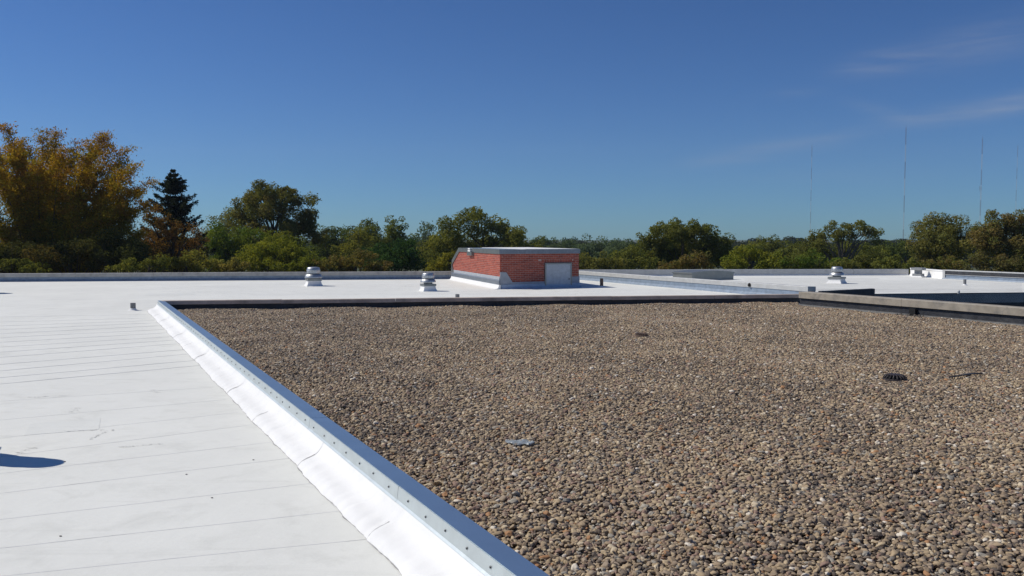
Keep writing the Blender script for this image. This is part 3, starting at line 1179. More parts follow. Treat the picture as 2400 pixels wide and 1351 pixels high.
roof_box()


# ------------------------------------------------------------------ brick penthouse
def penthouse():
    F0 = Vector((-.43, 30.5, 0))
    F1 = Vector((2.50, 31.8, 0))
    F3 = Vector((-2.62, 37.6, 0))
    F2 = F1 + (F3 - F0)
    ZT = 1.42
    root = empty('brick_penthouse', tuple(F0))
    tag(root, 'small red brick rooftop penthouse with metal roof edge and grey hatch door', 'penthouse')
    df = (F1 - F0).normalized()
    dl = (F3 - F0).normalized()
    nf = Vector((df.y, -df.x, 0))
    nl = Vector((-dl.y, dl.x, 0))
    if nl.x > 0:
        nl = -nl
    lenF, lenL = (F1 - F0).length, (F3 - F0).length
    cut0 = lenL - 1.28
    # core (mortar), with the far left corner sloping down
    m = MB()
    ins = 0.008

    def W(s, t, z):
        q = F0 + df * s + dl * t
        return (q.x, q.y, z)
    i = ins
    A_ = [W(i, i, 0.05), W(lenF - i, i, 0.05), W(lenF - i, lenL - i, 0.05), W(i, lenL - i, 0.05)]
    T_ = [W(i, i, ZT - .02), W(lenF - i, i, ZT - .02), W(lenF - i, cut0, ZT - .02), W(i, cut0, ZT - .02)]
    E_ = [W(i, lenL - i, .83), W(lenF - i, lenL - i, .83)]
    m.v = A_ + T_ + E_
    m.f = [(0, 1, 5, 4), (1, 2, 9, 6, 5), (2, 3, 8, 9), (3, 0, 4, 7, 8), (4, 5, 6, 7), (7, 6, 9, 8), (3, 2, 1, 0)]
    wall = m.build('wall', 'mortar', root)
    BL, BH, BD, J = 0.194, 0.057, 0.09, 0.0105
    CH = BH + J
    random.seed(4)

    def bmesh_(l, h=BH):
        # brick centred on its outer face, x along the wall, y into the wall, arrised edges
        e = .004
        mm = MB()
        x0, x1 = -l / 2, l / 2
        mm.v = [(x0, 0.03, 0), (x1, 0.03, 0), (x1, 0.03, h), (x0, 0.03, h), (x0, e, 0), (x1, e, 0), (x1, e, h), (x0, e, h),
                (x0 + e, 0, e), (x1 - e, 0, e), (x1 - e, 0, h - e), (x0 + e, 0, h - e)]
        mm.f = [(8, 9, 10, 11), (4, 5, 9, 8), (5, 6, 10, 9), (6, 7, 11, 10), (7, 4, 8, 11), (0, 1, 5, 4), (1, 2, 6, 5), (2, 3, 7, 6), (3, 0, 4, 7)]
        return mm
    full = bmesh_(BL).mesh('brick')
    half = bmesh_(BL / 2 - J / 2).mesh('half_brick')
    row = bmesh_(BH, .124).mesh('rowlock_brick')
    for me_ in (full, half, row):
        me_.materials.append(MATS['brick_red'])
    angF = math.atan2(df.y, df.x)
    cache = {}

    def place(me_, q, ang):
        o = link('brick', me_, None, wall, (q.x, q.y, q.z))
        o.rotation_euler = (0, 0, ang)
        return o
    # front (shaded) face: bricks one by one
    door0, door1, doorz = 1.78, 2.86, .905
    nb = 0
    z = .245
    ci = 0
    ztop = 1.245
    while z + BH < ztop + .03:
        s = (BL + J) * (-.5 if ci % 2 else 0)
        while s < lenF - .02:
            a, b = max(s, .004), min(s + BL, lenF - .004)
            segs = [(a, b)]
            if z < doorz + .02:
                segs = [(x0, x1) for x0, x1 in ((a, min(b, door0 - .01)), (max(a, door1 + .01), b)) if x1 - x0 > .03]
            elif z < doorz + .10 and b > door0 - .12 and a < door1 + .1:
                segs = []
            for x0, x1 in segs:
                l = x1 - x0
                if l < .03:
                    continue
                key = round(l, 3)
                me_ = full if abs(l - BL) < .002 else cache.get(key)
                if me_ is None:
                    me_ = cache[key] = bmesh_(l).mesh('cut_brick')
                    me_.materials.append(MATS['brick_red'])
                q = F0 + df * ((x0 + x1) / 2) - nf * rnd.uniform(-.001, .0015)
                place(me_, Vector((q.x, q.y, z)), angF)
                nb += 1
            s += BL + J
        z += CH
        ci += 1
    # rowlock course over the door
    s = door0 - .10
    while s < door1 + .09:
        q = F0 + df * s
        place(row, Vector((q.x, q.y, doorz + .016)), angF)
        nb += 1
        s += BH + J
    # left (sunlit) face
    angL = math.atan2(-dl.y, -dl.x)
    jm = MB()
    tints = []
    z = .44
    ci = 0

    def cut_len(z):
        # the far end slopes from the roof edge down to z = .83
        if z < .83:
            return lenL
        return lerp(lenL, cut0, (z - .83) / (ZT - .83))
    while z + BH < 1.25:
        t = (BL + J) * (-.5 if ci % 2 else 0)
        lim = cut_len(z + BH) - .05
        while t < lim - .03:
            a, b = max(t, .004), min(t + BL, lim)
            l = b - a
            if l > .03:
                q = F0 + dl * ((a + b) / 2) + nl * rnd.uniform(-.001, .0015)
                if nb < 298 and a < 2.6:
                    key = round(l, 3)
                    me_ = full if abs(l - BL) < .002 else cache.get(key)
                    if me_ is None:
                        me_ = cache[key] = bmesh_(l).mesh('cut_brick')
                        me_.materials.append(MATS['brick_red'])
                    place(me_, Vector((q.x, q.y, z)), angL)
                    nb += 1
                else:
                    src = bmesh_(l)
                    ca, sa = math.cos(angL), math.sin(angL)
                    i0 = len(jm.v)
                    jm.v += [(q.x + vx * ca - vy * sa, q.y + vx * sa + vy * ca, z + vz) for vx, vy, vz in src.v]
                    jm.f += [tuple(i0 + k for k in fc) for fc in src.f]
                    tints += [random.random()] * len(src.v)
            t += BL + J
        z += CH
        ci += 1
    if jm.v:
        o = jm.build('brickwork', 'brick_red_joined', wall)
        a = o.data.attributes.new('tint', 'FLOAT', 'POINT')
        a.data.foreach_set('value', tints)
        o['kind'] = 'stuff'
    # metal roof edge
    e = .03

    def fas(pa, pb, nrm, z0, z1, mat='galvanised', th=.02):
        m = MB().sweep([(e, z0), (e, z1), (e - th, z1), (e - th, z0)], pa, pb, nrm)
        return m.build('fascia', mat, root)
    fas(F0 - df * e, F1 + df * e, nf, 1.255, ZT + .0)
    fas(F1 - dl * e, F1 + dl * cut0, df, 1.255, ZT)
    # left: a darker, lichen-stained edge with the raking end
    m = MB()

    def G(t, z, o_):
        q = F0 + dl * t + nl * o_
        return (q.x, q.y, z)
    for o_ in (e, e - .022):
        m.v += [G(-e, 1.255, o_), G(-e, ZT, o_), G(cut0 + .02, ZT, o_), G(lenL + .03, .86, o_), G(lenL + .03, .66, o_), G(cut0 - .06, 1.255, o_)]
    m.f = [(0, 1, 2, 5), (5, 2, 3, 4), (6, 11, 8, 7), (11, 10, 9, 8), (0, 6, 7, 1), (1, 7, 8, 2), (2, 8, 9, 3), (3, 9, 10, 4), (4, 10, 11, 5), (5, 11, 6, 0)]
    m.build('raking_fascia', 'sheet_metal_grey', root)
    # roof: low flat deck, white membrane on the right half
    m = MB()
    m.v = [W(-.02, -.02, ZT - .015), W(lenF + .02, -.02, ZT - .015), W(lenF + .02, cut0, ZT - .015), W(-.02, cut0, ZT - .015),
           W(-.02, -.02, ZT - .008), W(lenF + .02, -.02, ZT - .008), W(lenF + .02, cut0, ZT - .008), W(-.02, cut0, ZT - .008)]
    m.f = [(0, 1, 5, 4), (1, 2, 6, 5), (2, 3, 7, 6), (3, 0, 4, 7), (4, 5, 6, 7), (3, 2, 1, 0)]
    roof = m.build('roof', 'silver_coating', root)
    m = MB()
    m.v = [W(1.0, .0, ZT - .007), W(lenF - .01, .0, ZT - .007), W(lenF - .01, cut0 - .1, ZT - .007), W(1.0, cut0 - .1, ZT - .007),
           W(1.0, .0, ZT + .006), W(lenF - .01, .0, ZT + .006), W(lenF - .01, cut0 - .1, ZT + .006), W(1.0, cut0 - .1, ZT + .006)]
    m.f = [(0, 1, 5, 4), (1, 2, 6, 5), (2, 3, 7, 6), (3, 0, 4, 7), (4, 5, 6, 7), (3, 2, 1, 0)]
    m.build('membrane_cap', 'white_flashing', roof)
    # left-hand base flashings: grey skirt, metal gutter strip, white cove
    m = MB().sweep([(.006, .33), (.030, .33), (.014, .44), (.006, .445)], F0, F3, nl)
    m.build('skirt_flashing', 'stucco_grey', root)
    m = MB().sweep([(.0, .17), (.060, .155), (.060, .30), (.035, .335), (.0, .335)], F0 - dl * .06, F3, nl)
    m.build('metal_strip', 'galvanised', root)
    m = MB().sweep([(.0, .0), (.22, .001), (.13, .025), (.085, .07), (.062, .154), (.0, .154)], F0 - dl * .10, F3, nl)
    m.build('white_cove', 'white_flashing', root)
    # front base: pale strip, white membrane cove with its shade put into the colour
    m = MB().sweep([(.0, .165), (.024, .165), (.012, .238), (.0, .24)], F0 + df * .42, F0 + df * door0, nf)
    m.build('base_strip', 'stucco_grey', root)
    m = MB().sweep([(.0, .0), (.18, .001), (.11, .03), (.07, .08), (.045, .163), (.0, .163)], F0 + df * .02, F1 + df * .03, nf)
    m.build('front_cove', 'shade_toned_membrane', root)
    m = MB()
    for o_ in (.026, .0):
        for (s, z) in ((0.0, .17), (.46, .17), (.47, .25), (.24, .60), (.0, .61)):
            q = F0 + df * s + nf * o_
            m.v.append((q.x, q.y, z))
    m.f = [(0, 1, 2, 3, 4), (9, 8, 7, 6, 5)] + [(k, k + 5, (k + 1) % 5 + 5, (k + 1) % 5) for k in range(5)]
    m.build('corner_patch', 'stucco_grey', root)
    m = MB().sweep([(.0, .165), (.03, .165), (.02, .40), (.0, .405)], F0 + df * (door1 + .01), F1 + df * .01, nf)
    m.build('end_patch', 'stucco_grey', root)
    # hatch door
    dz0 = .03
    m = MB().sweep([(.0, dz0), (.055, dz0), (.055, doorz), (.0, doorz)], F0 + df * door0, F0 + df * door1, nf)
    door = m.build('door', 'grey_paint', root, bevel=.004)
    m = MB()
    for (s0, s1, z0, z1) in ((door0 - .012, door0 + .035, dz0 + .02, doorz + .006), (door1 - .035, door1 + .012, dz0 + .02, doorz + .006), (door0 + .035, door1 - .035, doorz - .04, doorz + .006)):
        m.sweep([(.0, z0), (.068, z0), (.068, z1), (.0, z1)], F0 + df * s0, F0 + df * s1, nf)
    m.build('door_frame', 'sheet_metal_grey', door)
    q = F0 + df * (door1 - .10) + nf * .05
    m = MB().box((q.x, q.y, .29), .05, .07, .05, angF)
    m.build('handle', 'pipe_grey', door)
    # scupper box on the left edge
    q = F0 + dl * 4.05 + nl * .03
    ang = math.atan2(dl.y, dl.x)
    m = MB().box((q.x, q.y, 1.13), .75, .16, .15, ang, 1.0)
    scp = m.build('scupper_box', 'sheet_metal_grey', root)
    m = MB().box((q.x, q.y, 1.29), .36, .18, .05, ang).box((q.x, q.y, 1.37), .30, .18, .05, ang)
    m.build('scupper_lip', 'white_flashing', scp)
    # where it runs into the far parapet
    q0 = F3 + nl * .05
    m = MB()
    for o_ in (.05, .01):
        for (t, z) in ((lenL - .35, .0), (lenL - .35, .33), (lenL + .02, .70), (lenL + .1, .0)):
            q = F0 + dl * t + nl * o_
            m.v.append((q.x, q.y, z))
    m.f = [(3, 2, 1, 0), (4, 5, 6, 7)] + [(k, (k + 1) % 4, (k + 1) % 4 + 4, k + 4) for k in range(4)]
    m.build('step_flashing', 'sheet_metal_grey', root)
    print('bricks', nb, 'joined', len(tints) // 12)


penthouse()


# ------------------------------------------------------------------ things lying on the gravel
def drain(label, px, pb, wpx, hpx, mat='cast_iron'):
    b = at(px, pb, .045)
    u = b.y / F
    r, h = wpx * u / 2, hpx * u * .9
    root = empty('roof_drain', (b.x, b.y, .03))
    tag(root, label, 'roof drain')
    MB().lathe((b.x, b.y, .03), [(r * 1.05, .0), (r * 1.05, .02), (r * .95, .028)], 24).build('base_ring', mat, root, smooth=True)
    n = 18
    m = MB().lathe((b.x, b.y, .03), [(r * .88, .02), (r * .80, h * .6), (r * .45, h * .88)], 24)
    m.build('inner_bowl', 'dark_hole', root, smooth=True)
    for k in range(n):
        a = 2 * math.pi * k / n
        c, s = math.cos(a), math.sin(a)
        pts = [(b.x + c * r * q, b.y + s * r * q, .03 + h * w) for q, w in ((.97, .12), (.93, .55), (.80, .82), (.55, .97))]
        MB().tube(pts, r * .062, 5).build('rib', mat, root)
    MB().lathe((b.x, b.y, .03), [(r * .60, h * .93), (r * .58, h * 1.0), (r * .3, h * 1.06), (.01, h * 1.08)], 20).build('crown_plate', mat, root, smooth=True)
    return root


drain('dark ribbed cast-iron roof drain dome in the pebbles at right', 2097, 889, 52, 16)
drain('small brown roof drain half sunk in the pebbles toward the far coping', 1503, 786, 30, 8, 'rust_pipe')


def film():
    c = at(1218, 1033, .07)
    m = MB()
    n, k_ = 14, 7
    r = random.Random(2)
    for j in range(k_ + 1):
        for i in range(n + 1):
            u, v = i / n * 2 - 1, j / k_ * 2 - 1
            rr = 1 - .25 * abs(v) + .12 * math.sin(7 * u + 3 * v) - .1 * abs(u * v)
            x = c.x + u * .135 * rr
            y = c.y + v * .10 * (1 - .35 * abs(u)) + .02 * math.sin(5 * u)
            z = .056 + .012 * math.sin(9 * u + 2 * v) * math.cos(5 * v) + r.uniform(-.004, .004)
            m.v.append((x, y, z))
    for j in range(k_):
        for i in range(n):
            a = j * (n + 1) + i
            m.f.append((a, a + 1, a + n + 2, a + n + 1))
    o = m.build('plastic_sheet', 'plastic_film', smooth=True, loc=(c.x, c.y, .056))
    sf = o.modifiers.new('thick', 'SOLIDIFY')
    sf.thickness = .0015
    tag(o, 'crumpled scrap of clear plastic sheet lying on the pebbles', 'plastic sheet')
    # flat dark strip half buried further right
    m = MB()
    pts = [at(2225, 884, .06), at(2255, 879, .066), at(2275, 876, .062), at(2302, 874.5, .068)]
    for k, p in enumerate(pts):
        w = (.006, .012, .02, .008)[k]
        m.v += [(p.x, p.y - w, p.z), (p.x, p.y + w, p.z + .004), (p.x, p.y + w, p.z - .008), (p.x, p.y - w, p.z - .012)]
    for k in range(3):
        i = 4 * k
        for a in range(4):
            m.f.append((i + a, i + (a + 1) % 4, i + 4 + (a + 1) % 4, i + 4 + a))
    m.f += [(3, 2, 1, 0), (12, 13, 14, 15)]
    o = m.build('dark_strip', 'black_membrane', loc=tuple(pts[0]))
    tag(o, 'dark strip half buried in the pebbles right of the drain dome', 'membrane scrap')
    # pale blue scrap against the far black upstand
    b = at(1587, 707, .05)
    m = MB()
    m.v = [(b.x - .09, b.y, .03), (b.x + .09, b.y + .02, .03), (b.x + .08, b.y + .06, .10), (b.x + .02, b.y + .07, .10), (b.x - .08, b.y + .07, .125),
           (b.x - .09, b.y + .03, .03), (b.x + .09, b.y + .05, .03), (b.x + .08, b.y + .09, .10), (b.x + .02, b.y + .10, .10), (b.x - .08, b.y + .10, .125)]
    m.f = [(0, 1, 2, 3, 4), (9, 8, 7, 6, 5)] + [(k, k + 5, (k + 1) % 5 + 5, (k + 1) % 5) for k in range(5)]
    o = m.build('plastic_scrap', 'blue_plastic', loc=(b.x, b.y, .03))
    tag(o, 'small pale blue plastic scrap against the black upstand at the far coping', 'plastic scrap')


film()


# ------------------------------------------------------------------ trees
def leaf_mesh(name, C, nrm, size, col, rs, aspect=0.62):
    """one small quad per leaf spray: centres C (n,3), facing nrm"""
    n = len(C)
    nrm = nrm / (np.linalg.norm(nrm, axis=1, keepdims=True) + 1e-9)
    t = np.cross(nrm, rs.normal(size=(n, 3)))
    t /= (np.linalg.norm(t, axis=1, keepdims=True) + 1e-9)
    b = np.cross(nrm, t)
    s = (size * rs.uniform(.6, 1.35, n))[:, None]
    V = np.empty((n, 4, 3), np.float32)
    V[:, 0] = C - t * s
    V[:, 1] = C - b * s * aspect + nrm * s * .15
    V[:, 2] = C + t * s
    V[:, 3] = C + b * s * aspect + nrm * s * .15
    me = bpy.data.meshes.new(name)
    me.vertices.add(n * 4)
    me.vertices.foreach_set('co', V.ravel())
    me.loops.add(n * 4)
    me.loops.foreach_set('vertex_index', np.arange(n * 4, dtype=np.int32))
    me.polygons.add(n)
    me.polygons.foreach_set('loop_start', np.arange(0, n * 4, 4, dtype=np.int32))
    me.update(calc_edges=True)
    a = me.attributes.new('leafcol', 'FLOAT_COLOR', 'FACE')
    cc = np.ones((n, 4), np.float32)
    cc[:, :3] = col
    a.data.foreach_set('color', cc.ravel())
    me.materials.append(MATS['leaves'])
    return me


def sphere_pts(n, rs):
    v = rs.normal(size=(n, 3))
    return v / np.linalg.norm(v, axis=1, keepdims=True)


LEAF_GAIN = 3.0


def broadleaf(name, label, dist, lobes, cols, seed, cat='tree', group=None, density=1.0, leaf=1.0, clump=0.36, bark='dull_bark', ragged=0.25, trunk_px=None, shell=0.72, lit=None):
    """lobes: (px, py, rx, ry) crown masses as seen in the photograph, at the tree's real distance"""
    rs = np.random.RandomState(seed)
    rr = random.Random(seed)
    u = dist / F
    xs = [l[0] for l in lobes]
    wsum = sum(l[2] for l in lobes)
    cx = sum(l[0] * l[2] for l in lobes) / wsum if trunk_px is None else trunk_px
    base = atd(cx, 675.5, dist)
    root = empty(name, (base.x, dist, GZ))
    tag(root, label, cat, group)
    halfw = (max(l[0] + l[2] for l in lobes) - min(l[0] - l[2] for l in lobes)) / 2 * u
    C_all, N_all, K_all = [], [], []
    cl_cent = []
    ls = 1.75 * dist / 853.0 * leaf * .5
    for (px, py, rx, ry) in lobes:
        c = np.array(atd(px, py, dist))
        off = (px - cx) * u
        room = math.sqrt(max(0.15, 1 - min(.95, abs(off) / (halfw + 1e-6)) ** 2)) * halfw
        c[1] += rr.uniform(-.45, .35) * room
        Rx, Ry = rx * u * 1.14, ry * u * 1.13
        Rd = (Rx + Ry) / 2
        ncl = int(16 + 10 * density)
        d = sphere_pts(ncl, rs)
        rad = rs.uniform(.35, .95, ncl)[:, None]
        cc = c + d * rad * np.array([Rx, Rd, Ry])
        cr = rs.uniform(.7, 1.25, ncl) * clump * min(Rx, Ry) * 1.05
        area = math.pi * rx * ry * (1024 / 2400) ** 2
        nl = int(area / 3.0 * 13.0 * density / leaf ** 2)
        per = (cr ** 2 / (cr ** 2).sum() * nl).astype(int) + 1
        for k in range(ncl):
            n = per[k]
            dd = sphere_pts(n, rs)
            q = rs.uniform(shell, 1.0, n) ** .8
            lump = 1 + ragged * np.sin(dd[:, 0] * 6 + k) * np.sin(dd[:, 2] * 7 + 2 * k)
            stray = np.where(rs.uniform(size=n) < .08, rs.uniform(1.0, 1.35, n), 1.0)
            C = cc[k] + dd * (q * lump * stray)[:, None] * cr[k] * np.array([1, 1, .82])
            C_all.append(C)
            N_all.append(dd * .8 + rs.normal(size=(n, 3)) * .65 + np.array([0, 0, .3]))
            K_all.append(np.full(n, rs.uniform()))
            cl_cent.append((cc[k], cr[k]))
    C = np.concatenate(C_all)
    N = np.concatenate(N_all)
    K = np.concatenate(K_all)
    keep = C[:, 2] > GZ + .3
    C, N, K = C[keep], N[keep], K[keep]
    cols = np.array(cols, np.float32) * LEAF_GAIN
    # every spray takes its colour from the branch it hangs on, with its own scatter
    kk = np.clip(K + rs.normal(0, .16, len(K)), 0, .999) * (len(cols) - 1)
    i0 = kk.astype(int)
    fr = (kk - i0)[:, None]
    col = cols[i0] * (1 - fr) + cols[np.minimum(i0 + 1, len(cols) - 1)] * fr
    col = col * rs.uniform(.72, 1.30, len(K))[:, None]
    o3 = np.array(ORG[root.name])
    me = leaf_mesh('crown', C - o3, N, ls, col, rs)
    link('crown', me, None, root)
    # trunk and limbs
    H = max(c_[2] for c_, r_ in cl_cent) - GZ
    tr = max(.10, min(.42, H * .018))
    m = MB()
    top = GZ + H * .62
    sway = rr.uniform(-.3, .3)
    m.tube([(base.x, dist, GZ - .1), (base.x + sway * .3, dist, GZ + H * .2), (base.x + sway, dist + .1, GZ + H * .42), (base.x + sway * .6, dist, top), (base.x + sway * .2, dist, GZ + H * .85)],
           [tr * 1.25, tr, tr * .8, tr * .5, tr * .12], 8)
    idx = list(range(len(cl_cent)))
    rr.shuffle(idx)
    for k in idx[:26]:
        c_, r_ = cl_cent[k]
        s = Vector((base.x + sway * .5, dist, GZ + H * rr.uniform(.40, .72)))
        if c_[2] < s.z + .3:
            s.z = max(GZ + .3, c_[2] - .8)
        e = Vector(c_)
        mid = lerp(s, e, .5) + Vector((0, 0, (e - s).length * .10))
        m.tube([s, mid, e], [tr * .36, tr * .22, tr * .06], 5)
    m.build('trunk', bark, root, smooth=True)
    return root


G_DK = [(.026, .034, .011), (.038, .050, .014), (.052, .062, .018)]
G_MD = [(.040, .047, .012), (.062, .067, .016), (.086, .086, .020)]
G_OL = [(.042, .045, .014), (.066, .066, .018), (.088, .080, .024)]
G_BR = [(.055, .044, .018), (.085, .062, .022), (.060, .062, .018)]
G_YG = [(.046, .056, .009), (.068, .076, .011), (.092, .092, .014)]
G_BG = [(.034, .054, .010), (.050, .070, .012), (.068, .080, .015)]
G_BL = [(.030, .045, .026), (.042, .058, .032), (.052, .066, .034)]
G_OR = [(.14, .068, .010), (.19, .098, .013), (.105, .085, .014), (.075, .072, .013)]
G_RU = [(.060, .030, .012), (.080, .046, .014), (.042, .034, .011)]
G_YL = [(.105, .092, .014), (.082, .078, .014), (.062, .066, .015)]

